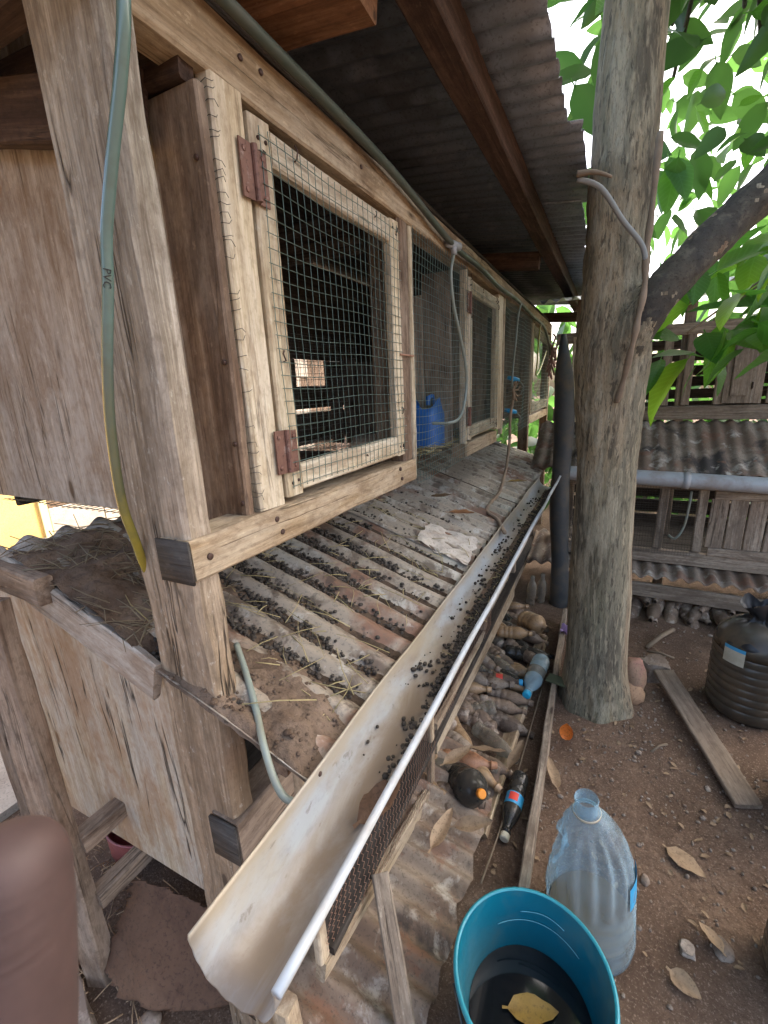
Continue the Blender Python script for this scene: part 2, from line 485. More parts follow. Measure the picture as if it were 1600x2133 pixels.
M_RUSTWIRE = plain("rusty_wire", (0.36, 0.2, 0.13), rough=0.7, metal=0.3)
M_DARKWIRE = plain("dark_wire", (0.05, 0.05, 0.045), rough=0.5, metal=0.5)
M_NAIL = plain("nail_head", (0.07, 0.04, 0.03), rough=0.6, metal=0.4)
M_HOSE = None
M_TUBE = plain("grey_green_tube", (0.2, 0.235, 0.205), rough=0.35, dirt=((0.2, 0.17, 0.1), 0.7))
M_PIPE = plain("dark_supply_pipe", (0.055, 0.07, 0.055), rough=0.4, dirt=((0.12, 0.11, 0.08), 0.6))
M_BLACKPIPE = plain("black_downpipe", (0.036, 0.04, 0.042), rough=0.5, dirt=((0.13, 0.1, 0.065), 0.7), bmp=0.1)
M_GREYPIPE = plain("grey_pvc_pipe", (0.32, 0.335, 0.34), rough=0.4, dirt=((0.2, 0.15, 0.11), 0.7), bmp=0.05)
M_BLUE = plain("blue_plastic", (0.012, 0.12, 0.42), rough=0.35, dirt=((0.03, 0.08, 0.18), 0.5))
M_CYANCAP = plain("cyan_cap", (0.02, 0.33, 0.52), rough=0.4)
M_NIPPLE = plain("blue_nipple", (0.02, 0.3, 0.6), rough=0.35)
M_ORANGECAP = plain("orange_cap", (0.75, 0.26, 0.025), rough=0.4)
M_TEAL = plain("teal_bucket", (0.0, 0.125, 0.18), rough=0.34, dirt=((0.06, 0.14, 0.15), 0.75), bmp=0.08)
M_TEALRIM = plain("teal_rim", (0.015, 0.21, 0.26), rough=0.4)
M_MUD = patchy("mud_crust", [((0.085, 0.055, 0.037), 12, 0.45, 0.65, 0.9), ((0.25, 0.18, 0.13), 7, 0.55, 0.72, 0.7)], (0.16, 0.112, 0.078), rough=0.95, bmp=1.0, bdist=0.012, spec=0.15)
M_DUNG = patchy("rabbit_pellets", [((0.035, 0.027, 0.02), 9, 0.45, 0.65, 0.8), ((0.13, 0.1, 0.075), 30, 0.55, 0.75, 0.8)], (0.062, 0.05, 0.038), rough=0.85, bmp=0.6)
M_STRAW = plain("straw", (0.36, 0.29, 0.14), rough=0.8, dirt=((0.2, 0.17, 0.07), 0.8))
M_BARK = patchy("tree_bark", [((0.155, 0.145, 0.105), 2.2, 0.45, 0.54, 0.85), ((0.06, 0.05, 0.038), 2.6, 0.54, 0.63, 0.75), ((0.11, 0.105, 0.055), 1.5, 0.52, 0.64, 0.5), ((0.2, 0.13, 0.085), 0.8, 0.53, 0.62, 0.7), ((0.40, 0.34, 0.23), 26, 0.52, 0.64, 0.5), ((0.05, 0.044, 0.034), 36, 0.54, 0.61, 0.75), ((0.34, 0.305, 0.22), 6, 0.55, 0.62, 0.55)], (0.30, 0.24, 0.155), rough=0.9, bmp=0.8, bdist=0.012, scale=(2.6, 2.6, 0.42), spec=0.2)
M_LIMB = patchy("bark_painted_shade", [((0.035, 0.033, 0.03), 5, 0.42, 0.58, 0.9), ((0.13, 0.115, 0.085), 22, 0.52, 0.66, 0.6), ((0.1, 0.1, 0.06), 4, 0.5, 0.62, 0.6)], (0.072, 0.063, 0.048), rough=0.9, bmp=0.7, bdist=0.006, spec=0.2)  # same bark, with the limb's backlit shade put into the colour
M_LEAF = leaf_mat("big_green_leaf", (0.035, 0.11, 0.022), (0.15, 0.40, 0.04), veins=True)
M_LEAF2 = leaf_mat("lime_leaf", (0.07, 0.19, 0.025), (0.36, 0.68, 0.05), veins=True)
M_FAR = leaf_mat("far_foliage", (0.035, 0.08, 0.028), (0.11, 0.26, 0.05))
M_DRYLEAF = patchy("dry_leaf", [((0.13, 0.075, 0.04), 18, 0.5, 0.7, 0.7)], (0.3, 0.205, 0.12), rough=0.7, bmp=0.3, vary=0.5)
M_YELLEAF = patchy("yellow_leaf", [((0.16, 0.09, 0.025), 9, 0.48, 0.62, 0.8)], (0.3, 0.185, 0.035), rough=0.55, bmp=0.2, vary=0.2)
M_ORANGE = patchy("orange_peel", [((0.45, 0.12, 0.02), 14, 0.5, 0.7, 0.6)], (0.72, 0.19, 0.03), rough=0.55, bmp=0.25)
M_STONE = patchy("stone", [((0.17, 0.125, 0.095), 9, 0.47, 0.58, 0.8), ((0.4, 0.34, 0.28), 14, 0.55, 0.64, 0.7)], (0.29, 0.235, 0.185), rough=0.9, bmp=0.6, vary=0.35, spec=0.2)
M_DUSTBOTTLE = patchy("dust_caked_plastic", [((0.12, 0.085, 0.062), 10, 0.46, 0.55, 0.9), ((0.33, 0.275, 0.22), 16, 0.54, 0.62, 0.8), ((0.25, 0.2, 0.15), 5, 0.54, 0.6, 0.8)], (0.21, 0.148, 0.1), rough=0.7, bmp=0.9, bdist=0.008, vary=0.6, spec=0.3)
M_CLEAR = clear_plastic("clear_bottle", (0.82, 0.94, 1.0), (0.42, 0.58, 0.66), amt=0.08, rough=0.07)
M_HAZYCLEAR = clear_plastic("hazy_bottle", (0.75, 0.8, 0.8), (0.28, 0.235, 0.18), amt=0.35, rough=0.2, dirt_amt=0.95)
M_BLUECLEAR = clear_plastic("bluish_bottle", (0.7, 0.88, 0.95), (0.34, 0.47, 0.52), amt=0.45, rough=0.1, dirt_amt=0.5)
M_DARKBOTTLE = clear_plastic("dark_bottle", (0.14, 0.13, 0.11), (0.045, 0.043, 0.038), amt=0.55, rough=0.2, dirt=(0.12, 0.095, 0.07), dirt_amt=0.7)
M_AMBER = patchy("amber_bottle", [((0.2, 0.13, 0.07), 9, 0.45, 0.65, 0.8)], (0.34, 0.22, 0.12), rough=0.35, bmp=0.2)
M_JUG = clear_plastic("dark_water_jug", (0.3, 0.25, 0.18), (0.085, 0.072, 0.055), amt=0.6, rough=0.22, dirt=(0.17, 0.12, 0.075), dirt_amt=0.9)
M_WATER = plain("black_water", (0.006, 0.008, 0.01), rough=0.06, spec=0.5)
M_MUDWATER = plain("murky_water", (0.15, 0.1, 0.06), rough=0.25, dirt=((0.15, 0.1, 0.06), 0.7))
M_BAG = plain("black_plastic_bag", (0.012, 0.013, 0.015), rough=0.42, spec=0.4)
M_PAPER = patchy("dusty_paper", [((0.3, 0.23, 0.17), 8, 0.5, 0.7, 0.7)], (0.5, 0.44, 0.37), rough=0.85, bmp=0.4, bdist=0.006)
M_PINK = plain("pink_plastic", (0.42, 0.13, 0.13), rough=0.3, dirt=((0.3, 0.17, 0.14), 0.5))
M_LABELBLUE = plain("blue_label", (0.03, 0.3, 0.55), rough=0.45, dirt=((0.1, 0.2, 0.25), 0.5))
M_LABELRED = plain("red_print", (0.6, 0.06, 0.04), rough=0.45)
M_LABELCREAM = plain("cream_label", (0.5, 0.47, 0.36), rough=0.6, dirt=((0.25, 0.2, 0.14), 0.6))
M_PURPLE = plain("purple_wrapper", (0.36, 0.26, 0.5), rough=0.4)
M_INK = plain("black_ink", (0.012, 0.014, 0.014), rough=0.6)
M_WALLYEL = patchy("yellow_plaster", [((0.45, 0.3, 0.1), 3, 0.5, 0.7, 0.5)], (0.62, 0.43, 0.15), rough=0.85, bmp=0.2)
M_FLAG = patchy("flagstone", [((0.28, 0.22, 0.17), 4, 0.45, 0.65, 0.7)], (0.42, 0.36, 0.29), rough=0.85, bmp=0.3, vary=0.35)
M_CORD = plain("brown_cord", (0.27, 0.19, 0.125), rough=0.85, dirt=((0.14, 0.1, 0.07), 0.8))
M_TWIG = plain("twig", (0.2, 0.15, 0.1), rough=0.85, dirt=((0.1, 0.075, 0.05), 0.8))
M_COBWEB = plain("cobweb", (0.5, 0.46, 0.4), rough=0.9)

def hose_mat():
    m, nt, b = new_mat("green_hose")
    tc = nt.nodes.new("ShaderNodeTexCoord")
    sp = nt.nodes.new("ShaderNodeSeparateXYZ"); nt.links.new(tc.outputs["Object"], sp.inputs[0])
    mr = nt.nodes.new("ShaderNodeMapRange"); mr.inputs[1].default_value = 1.25; mr.inputs[2].default_value = 1.62
    nt.links.new(sp.outputs["Z"], mr.inputs[0])
    nz = noise_n(nt, tc.outputs["Object"], 30, 5, 0.6)
    add = nd(nt, "ShaderNodeMath", operation='MULTIPLY_ADD'); add.inputs[1].default_value = 0.5; add.inputs[2].default_value = -0.25
    nt.links.new(nz, add.inputs[0])
    s = nd(nt, "ShaderNodeMath", operation='ADD'); nt.links.new(mr.outputs[0], s.inputs[0]); nt.links.new(add.outputs[0], s.inputs[1])
    c = ramp(nt, s.outputs[0], [(0.0, (0.28, 0.22, 0.03)), (0.35, (0.10, 0.10, 0.04)), (0.8, (0.085, 0.115, 0.09)), (1.0, (0.10, 0.165, 0.145))])
    nt.links.new(c, b.inputs["Base Color"])
    b.inputs["Roughness"].default_value = 0.22
    b.inputs["Coat Weight"].default_value = 0.4
    return m
M_HOSE = hose_mat()

def soil_mat():
    m, nt, b = new_mat("brown_soil")
    vec = coords(nt, per_object=False)
    n1 = noise_n(nt, vec, 3.5, 7, 0.65, 0.3)
    n2 = noise_n(nt, vec, 55, 6, 0.7)
    c = ramp(nt, n1, [(0.3, (0.085, 0.054, 0.036)), (0.5, (0.15, 0.098, 0.066)), (0.7, (0.225, 0.153, 0.105))])
    c = mix(nt, ramp(nt, n2, [(0.42, 0.0), (0.62, 0.6)]), c, (0.09, 0.056, 0.038))
    n3 = noise_n(nt, vec, 1.3, 5, 0.6)
    c = mix(nt, ramp(nt, n3, [(0.5, 0.0), (0.6, 0.55)]), c, (0.07, 0.047, 0.034))
    n4 = noise_n(nt, vec, 170, 4, 0.7)
    c = mix(nt, ramp(nt, n4, [(0.56, 0.0), (0.64, 0.6)]), c, (0.3, 0.225, 0.165))
    v = nt.nodes.new("ShaderNodeTexVoronoi"); v.inputs["Scale"].default_value = 70
    nt.links.new(vec, v.inputs["Vector"])
    c = mix(nt, ramp(nt, v.outputs["Distance"], [(0.1, 0.45), (0.25, 0.0)]), c, (0.34, 0.25, 0.18))
    nt.links.new(c, b.inputs["Base Color"])
    b.inputs["Roughness"].default_value = 0.95
    b.inputs["Specular IOR Level"].default_value = 0.15
    a = nd(nt, "ShaderNodeMath", operation='ADD')
    nt.links.new(n2, a.inputs[0]); nt.links.new(n1, a.inputs[1])
    bump(nt, b, a.outputs[0], 1.0, 0.012)
    return m
M_SOIL = soil_mat()

def skin_mat():
    m, nt, b = new_mat("brown_skin")
    vec = coords(nt, per_object=False)
    n1 = noise_n(nt, vec, 90, 5, 0.6)
    c = ramp(nt, n1, [(0.3, (0.034, 0.017, 0.0145)), (0.7, (0.054, 0.029, 0.025))])
    nt.links.new(c, b.inputs["Base Color"])
    b.inputs["Roughness"].default_value = 0.72
    b.inputs["Subsurface Weight"].default_value = 0.1
    b.inputs["Subsurface Radius"].default_value = (0.004, 0.0015, 0.001)
    return m
M_SKIN = skin_mat()
M_NAILSKIN = plain("finger_nail", (0.3, 0.17, 0.14), rough=0.3)

# ------------------------------------------------------------------ ground
def gh(x, y):
    h = noise.noise(V((x * 1.1, y * 1.1, 0))) * 0.02 + noise.noise(V((x * 5, y * 5, 3))) * 0.010
    h += 0.055 * math.exp(-((x - 0.05) / 0.22) ** 2) * (1 if 1.1 < y < 3 else math.exp(-(min(abs(y - 1.1), abs(y - 3)) / 0.3) ** 2))
    h += 0.05 * math.exp(-(((x - 0.62) / 0.3) ** 2 + ((y - 2.0) / 0.33) ** 2))
    return h

xs = np.concatenate([np.linspace(-60, -4, 15), np.arange(-3.6, -1.4, 0.3), np.arange(-1.2, 2.4, 0.03), np.arange(2.6, 5, 0.4), np.linspace(6, 60, 14)])
ys = np.concatenate([np.linspace(-60, -3, 14), np.arange(-2.6, -0.1, 0.3), np.arange(0.1, 3.6, 0.03), np.arange(3.8, 7, 0.4), np.linspace(8, 60, 14)])
gv = []
for x in xs:
    for y in ys:
        z = gh(x, y) if (-2 < x < 3.5 and -1 < y < 6) else 0.0
        if -1.2 < x < 2.4 and 0.1 < y < 3.6:
            z += noise.noise(V((x * 22, y * 22, 7))) * 0.008 + 0.022 * max(0, noise.noise(V((x * 13, y * 13, 1))) - .15) * math.exp(-(((x - .72) / .3) ** 2 + ((y - 1.72) / .35) ** 2))
        gv.append((x, y, z))
ny = len(ys)
gf = [(i * ny + j, (i + 1) * ny + j, (i + 1) * ny + j + 1, i * ny + j + 1) for i in range(len(xs) - 1) for j in range(ny - 1)]
g = mk("ground", gv, gf, M_SOIL)
tag(g, "bare brown earth strewn with crumbs and pebbles", None, kind="structure")

# pale flagstone yard out in the light on the far side of the hutch
yard = thing("paved_yard", "sunlit flagstone paving beyond the hutch", None, (-3, 1, 0.0), kind="structure")
fv, ff = board_mesh(0.60, 0.40, 0.05, 3, n=2, ch=0.006)
fs0 = None
for i in range(6):
    for j in range(15):
        W = Matrix.Translation((-1.35 - i * 0.62 - (0.3 if j % 2 else 0), -0.2 + j * 0.42, 0.012 + R.uniform(-.004, .004))) @ Matrix.Rotation(math.pi + R.uniform(-.02, .02), 4, 'Z')
        if fs0 is None: fs0 = mk("flagstone", fv, ff, M_FLAG, yard, W=W, angle=30)
        else: share(fs0, "flagstone", yard, W)
hw = thing("yellow_house", "yellow plastered house wall with stone cladding seen beyond the hutch", "house", (-5.4, 2, 0))
MB().box((-5.6, -6, -0.1), (-5.2, 2.62, 3.2)).build("wall", M_WALLYEL, hw, smooth=False)
MB().box((-5.6, 2.62, -0.1), (-5.17, 2.70, 3.2)).build("corner_strip", plain("cream_paint", (0.6, 0.5, 0.25), rough=0.7), hw, smooth=False)
MB().box((-5.6, 2.70, -0.1), (-5.225, 9, 3.2)).build("wall", M_MUD, hw, smooth=False)
cv_, cf_ = board_mesh(0.62, 0.36, 0.03, 5, n=2, ch=0.006)
cs0 = None
for i in range(9):
    for j in range(8):
        W = frame((-5.215, 2.72 + i * 0.635 + (0.3 if j % 2 else 0), 0.17 + j * 0.372), (-5.215, 4, 0.17 + j * 0.372), (0, 0, 1))
        if cs0 is None: cs0 = mk("stone_tile", cv_, cf_, M_FLAG, hw, W=W, angle=30)
        else: share(cs0, "stone_tile", hw, W)
MB().box((-5.8, -6.2, 3.2), (-4.6, 9.2, 3.35)).build("roof", M_RUST, hw, smooth=False)

# ------------------------------------------------------------------ main rabbit hutch
H = thing("rabbit_hutch", "long two-tier wooden rabbit hutch with wire doors and droppings tray", "hutch", (-0.35, 0.5, 0))

def nail(parent, p, nrm, r=0.005, name="nail"):
    n = V(nrm).normalized()
    MB().tube([V(p) - n * 0.004, V(p) + n * 0.0012, V(p) + n * 0.002], [r, r, r * 0.7], 8).build(name, M_NAIL, parent)

def wire_mesh(name, o, u, v, lu, lv, step, r, mat, parent, sag=0.004, seed=0, nrm=None, n=3, over=0.006):
    """square mesh of real wires; o corner, u,v unit directions"""
    o, u, v = V(o), V(u), V(v)
    w = nrm or u.cross(v)
    mb = MB()
    def pt(a, b):
        q = V((a * 4.5 + seed, b * 4.5, seed * 2))
        d = noise.noise(q) * sag; e = noise.noise(q + V((5, 0, 0))) * sag; g_ = noise.noise(q + V((0, 5, 0))) * sag
        return o + u * (a + e) + v * (b + g_) + w * (d + sag * 0.6)
    nu, nv = int(lu / step), int(lv / step)
    for i in range(nu + 1):
        a = i * step
        k = max(4, int(lv / 0.05))
        mb.tube([pt(a, -over + (lv + 2 * over) * j / k) for j in range(k + 1)], r, n, cap=False)
    for i in range(nv + 1):
        b = i * step
        k = max(4, int(lu / 0.05))
        mb.tube([pt(-over + (lu + 2 * over) * j / k, b) + w * r * 1.5 for j in range(k + 1)], r, n, cap=False)
    return mb.build(name, mat, parent, stuff=True)

def chicken_wire(name, fn, nu, nv, r, mat, parent):
    """hexagonal netting laid over fn(s,t)"""
    mb = MB()
    for i in range(nu):
        pts = []
        for j in range(nv * 2 + 1):
            s = (i + 0.5 + (0.46 if (j // 1) % 2 == 0 else -0.46) * 0.5) / nu
            if i % 2: s = (i + 0.5 - (0.46 if j % 2 == 0 else -0.46) * 0.5) / nu
            pts.append(fn(min(max(s, 0), 1), j / (nv * 2)))
        mb.tube(pts, r, 3, cap=False)
    return mb.build(name, mat, parent, stuff=True)

# posts
def post(y0, y1, x0, x1, z0, z1, mat, lean=(0, 0), rough=0.004, name="post", **kw):
    c0 = V(((x0 + x1) / 2, (y0 + y1) / 2, z0)); c1 = c0 + V((lean[0], lean[1], z1 - z0))
    return board(name, c0, c1, x1 - x0, y1 - y0, (1, 0, 0), mat, H, rough=rough, **kw)
p = post(0.455, 0.508, -0.148, 0.0, -0.05, 2.03, W_POST, lean=(-0.002, 0), rough=0.006, ch=0.008, seed=4.2)
tag(p, "tall rough grey corner post with knotty split top")
post(3.72, 3.79, -0.075, 0.0, -0.05, 1.99, W_BROWN)
post(4.93, 5.0, -0.075, 0.0, -0.05, 2.05, W_BROWN)
post(0.46, 0.52, -1.02, -0.95, -0.05, 2.2, W_BROWN)
post(4.93, 5.0, -1.02, -0.95, -0.05, 2.2, W_BROWN)

# rails
board("bottom_rail", (-0.029, 0.449, 1.251), (-0.029, 1.378, 1.240), 0.072, 0.072, (0, 0, 1), W_RAIL, H, rough=0.003, seed=7.7, ch=0.004)
for yv, zc in ((2.0, 1.217), (3.78, 1.217)):
    board("bottom_rail", (-0.036, yv, zc), (-0.036, yv + (0.64 if yv < 3 else 1.16), zc), 0.066, 0.066, (0, 0, 1), W_RAIL, H)
MB().box((-0.068, 0.4435, 1.213), (0.007, 0.448, 1.286)).build("rail_end", W_BLACKEND, H)
board("top_rail", (-0.03, 0.3, 2.022), (-0.03, 5.0, 2.018), 0.088, 0.06, (0, 0, 1), W_RAIL, H, rough=0.004, n=40, seed=2.1)
for yy, zz in ((0.655, 1.266), (0.668, 1.236), (0.483, 1.25), (1.25, 1.262), (1.26, 1.23)):
    nail(H, (0.0085, yy, zz), (1, 0, 0), 0.006)
for yy, zz in ((0.70, 2.03), (0.75, 2.035), (1.1, 2.02), (1.9, 2.03)):
    nail(H, (0.0015, yy, zz), (1, 0, 0), 0.005)

# end wall boards beside the corner post, and the large end panel
e1 = board("end_board", (-0.066, 0.607, 1.262), (-0.058, 0.607, 1.955), 0.112, 0.02, (1, 0, 0), W_BROWN, H, seed=3.3)
tag(e1, "reddish brown end board with nail holes beside the corner post")
board("end_board", (-0.16, 0.64, 1.25), (-0.15, 0.64, 2.05), 0.12, 0.02, (1, 0, 0), W_GREY, H)
for zz in (1.31, 1.42, 1.56, 1.86): nail(H, (-0.02, 0.597, zz), (0, -1, 0), 0.0045)
up = board("end_panel", (-0.60, 0.632, 1.262), (-0.60, 0.632, 2.25), 0.80, 0.018, (1, 0, 0), W_GREY, H, seed=9.1, n=20)
tag(up, "wide grey weathered board closing the upper end of the hutch")
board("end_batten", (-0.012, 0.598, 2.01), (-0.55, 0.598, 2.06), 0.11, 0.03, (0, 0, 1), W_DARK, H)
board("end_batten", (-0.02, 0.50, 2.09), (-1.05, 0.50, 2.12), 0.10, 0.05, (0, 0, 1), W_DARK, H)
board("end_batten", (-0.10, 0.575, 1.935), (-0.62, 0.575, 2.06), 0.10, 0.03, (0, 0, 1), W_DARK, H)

# stile and front members
st = board("stile", (-0.0145, 0.662, 1.286), (-0.0145, 0.660, 1.979), 0.072, 0.029, (0, 1, 0), W_PALE, H, seed=5.5)
mb = MB()   # cut ends of netting folded round the stile's edge
for k in range(46):
    z = 1.30 + k * 0.0148 + R.uniform(-.004, .004)
    if R.random() < .25: continue
    y0 = 0.6245; d = R.uniform(-0.004, 0.004)
    mb.tube([(-0.022, y0 - 0.002, z), (-0.004, y0 - 0.004, z + d), (0.003, y0 + 0.003, z + d + R.uniform(-.004, .004)), (0.003, y0 + R.uniform(0.004, 0.011), z + R.uniform(-.006, .006))], 0.0006, 3)
mb.build("wire_ends", M_DARKWIRE, H, stuff=True)
p2 = board("post", (-0.03, 1.345, 1.276), (-0.03, 1.353, 1.979), 0.066, 0.05, (0, 1, 0), W_BROWN, H, seed=8.2)
board("stile", (-0.016, 2.68, 1.255), (-0.016, 2.68, 1.975), 0.11, 0.03, (0, 1, 0), W_PALE, H)
board("stile", (-0.016, 2.005, 1.25), (-0.016, 2.008, 1.975), 0.03, 0.03, (0, 1, 0), W_PALE, H)

def hinge(parent, y, z, h=0.1, x=0.0):
    hg = MB().box((x + 0.001, y - 0.034, z - h / 2), (x + 0.004, y - 0.005, z + h / 2)).box((x + 0.001, y + 0.005, z - h / 2 - 0.002), (x + 0.004, y + 0.032, z + h / 2 - 0.002)).tube([(x + 0.006, y, z - h / 2), (x + 0.006, y, z + h / 2)], 0.0062, 10)
    for yy in (y - 0.024, y + 0.022):
        for zz in (z - h * 0.36, z + h * 0.34):
            hg.tube([(x + 0.003, yy, zz), (x + 0.006, yy, zz), (x + 0.0072, yy, zz)], [0.0052, 0.0048, 0.002], 8)
    hg = hg.build("hinge", M_HINGE, parent, angle=30)
    return hg

def door(y0, y1, z0, z1, sw, mat, step, r, parts=True, seed=0, sag=0.005, hinges=None):
    yc = (y0 + y1) / 2
    first = mk("door", [], [], None, H, W=Matrix.Translation((0, y0, z0)))
    bpy.data.objects.remove(first)
    d = board("door", (-0.012, y0 + sw / 2, z0), (-0.012, y0 + sw / 2, z1), sw, 0.026, (0, 1, 0), mat, H, seed=seed + 1)
    tag(d, None)
    board("door_stile", (-0.012, y1 - sw / 2, z0 + 0.006), (-0.012, y1 - sw / 2, z1 - 0.004), sw, 0.026, (0, 1, 0), mat, d, seed=seed + 2)
    board("door_rail", (-0.0125, y0 + sw + 0.001, z0 + sw * 0.62), (-0.0125, y1 - sw - 0.001, z0 + sw * 0.66), sw, 0.024, (0, 0, 1), mat, d, seed=seed + 3)
    board("door_rail", (-0.0125, y0 + sw + 0.001, z1 - sw * 0.6), (-0.0125, y1 - sw - 0.001, z1 - sw * 0.62), sw, 0.024, (0, 0, 1), mat, d, seed=seed + 4)
    wire_mesh("wire_netting", (0.0025, y0 + 0.016, z0 + 0.022), (0, 1, 0), (0, 0, 1), y1 - y0 - 0.026, z1 - z0 - 0.045, step, r, M_WIRE, d, sag=sag, seed=seed)
    m2 = MB()
    for k in range(10):     # bent-over nails holding the netting
        s_ = R.random()
        e = k % 4
        yy, zz = ((y0 + 0.03, z0 + s_ * (z1 - z0)), (y1 - 0.02, z0 + s_ * (z1 - z0)), (y0 + s_ * (y1 - y0), z0 + 0.04), (y0 + s_ * (y1 - y0), z1 - 0.03))[e]
        dz = R.uniform(-0.012, 0.012)
        m2.tube([(0.0, yy, zz), (0.006, yy, zz + dz * 0.3), (0.0055, yy + R.uniform(-.006, .006), zz + dz + 0.01), (0.004, yy, zz + dz * 1.8 + 0.012)], 0.0017, 5)
    m2.build("bent_nail", M_NAIL, d, stuff=True)
    for yy in (y0 + sw * .35, y0 + sw * .7, y1 - sw * .35, y1 - sw * .7):
        for zz in (z0 + sw * .55, z1 - sw * .55):
            nail(d, (0.0012, yy, zz + R.uniform(-.008, .008)), (1, 0, 0), 0.0035)
    for (hy, hz, hh) in hinges or []: hinge(d, hy, hz, hh, 0.0025)
    return d

d1 = door(0.705, 1.308, 1.296, 1.962, 0.056, W_PALE, 0.0245, 0.00095, seed=1, hinges=[(0.702, 1.868, 0.085), (0.712, 1.392, 0.085)])
tag(d1, "nearest pale framed wire door with two rusted hinges")
d2 = door(2.03, 2.615, 1.262, 1.955, 0.056, W_PALE, 0.025, 0.001, seed=21, hinges=[(2.03, 1.85, 0.085), (2.03, 1.37, 0.085)])
d3 = door(3.82, 4.9, 1.262, 1.955, 0.08, W_PALE, 0.028, 0.0012, seed=41)
mb = MB()
for z, t in ((1.55, 0.0), (1.49, 0.01)):
    pass
mb.tube([(0.004, 1.285, 1.604), (0.008, 1.33, 1.603), (0.004, 1.392, 1.604)], 0.003, 6)
mb.build("hook_bar", M_RUSTWIRE, H)

# fixed netting bays between the doors
def bay(y0, y1, seed):
    b = board("netting_bay", (-0.014, y0 + 0.013, 1.215), (-0.014, y0 + 0.017, 1.975), 0.026, 0.026, (0, 1, 0), W_PALE, H)
    wire_mesh("wire_netting", (0.002, y0 + 0.004, 1.192), (0, 1, 0), (0, 0, 1), y1 - y0 - 0.008, 0.775, 0.0245, 0.00095, M_WIRE, b, sag=0.011, seed=seed)
    return b
bay(1.383, 2.0, 13); bay(2.765, 3.72, 17)
wire_mesh("floor_netting", (-1.0, 0.64, 1.236), (1, 0, 0), (0, 1, 0), 0.94, 4.3, 0.027, 0.0011, M_DARKWIRE, H, sag=0.012, seed=5)
# bits of bedding on the netting floor
mb = MB()
for k in range(420):
    y = R.uniform(0.72, 3.2); x = R.uniform(-0.45, -0.03)
    if R.random() < .6: x = R.uniform(-0.09, -0.03)
    a = R.uniform(0, 6.28); l = R.uniform(0.01, 0.03)
    c = V((x, y, 1.252 + R.uniform(0, .02)))
    dv = V((math.cos(a), math.sin(a), R.uniform(-.3, .3))) * l
    mb.tube([c - dv, c + dv], 0.0013, 3)
mb.build("bedding", M_STRAW, H, stuff=True)

# inside: partitions, back slats, ceiling
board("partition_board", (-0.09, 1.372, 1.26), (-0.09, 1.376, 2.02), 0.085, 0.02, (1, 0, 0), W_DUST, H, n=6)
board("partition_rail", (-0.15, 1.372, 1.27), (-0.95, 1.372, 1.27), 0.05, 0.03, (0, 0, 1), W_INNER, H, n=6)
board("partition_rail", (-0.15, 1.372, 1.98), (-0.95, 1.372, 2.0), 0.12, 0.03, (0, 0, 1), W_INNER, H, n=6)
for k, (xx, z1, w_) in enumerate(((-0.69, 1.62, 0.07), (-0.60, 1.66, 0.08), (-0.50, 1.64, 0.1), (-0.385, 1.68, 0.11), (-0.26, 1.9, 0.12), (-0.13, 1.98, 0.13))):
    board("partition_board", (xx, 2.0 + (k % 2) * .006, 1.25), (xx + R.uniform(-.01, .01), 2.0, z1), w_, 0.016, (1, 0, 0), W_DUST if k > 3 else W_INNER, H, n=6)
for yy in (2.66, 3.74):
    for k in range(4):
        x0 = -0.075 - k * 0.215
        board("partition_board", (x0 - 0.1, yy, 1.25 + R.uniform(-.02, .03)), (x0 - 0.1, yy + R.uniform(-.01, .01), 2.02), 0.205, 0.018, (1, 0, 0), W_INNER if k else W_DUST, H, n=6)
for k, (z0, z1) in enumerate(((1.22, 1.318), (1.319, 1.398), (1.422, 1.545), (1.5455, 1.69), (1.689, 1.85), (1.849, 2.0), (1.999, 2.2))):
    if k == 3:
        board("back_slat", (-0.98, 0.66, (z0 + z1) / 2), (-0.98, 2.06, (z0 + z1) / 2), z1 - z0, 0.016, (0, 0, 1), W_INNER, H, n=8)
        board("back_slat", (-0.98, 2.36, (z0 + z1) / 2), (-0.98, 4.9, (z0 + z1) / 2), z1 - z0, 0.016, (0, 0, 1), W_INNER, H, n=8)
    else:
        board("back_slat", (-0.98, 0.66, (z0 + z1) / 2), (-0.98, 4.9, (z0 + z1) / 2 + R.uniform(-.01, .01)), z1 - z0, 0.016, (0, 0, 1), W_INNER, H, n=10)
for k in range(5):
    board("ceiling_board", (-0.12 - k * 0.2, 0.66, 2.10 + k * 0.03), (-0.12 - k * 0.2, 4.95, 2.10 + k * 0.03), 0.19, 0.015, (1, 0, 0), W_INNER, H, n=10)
blk = board("feeding_block", (-0.30, 1.62, 1.275), (-0.44, 1.9, 1.28), 0.16, 0.05, (0.9, 0.4, 0), W_DUST, None, rough=0.006)
tag(blk, "low worn wooden block lying on the wire floor behind the nearest door", "block")
wire_mesh("inner_netting", (-0.62, 1.1, 1.25), (0, 1, 0), (0, 0, 1), 1.0, 0.5, 0.026, 0.0011, M_DARKWIRE, H, sag=0.006, seed=3)

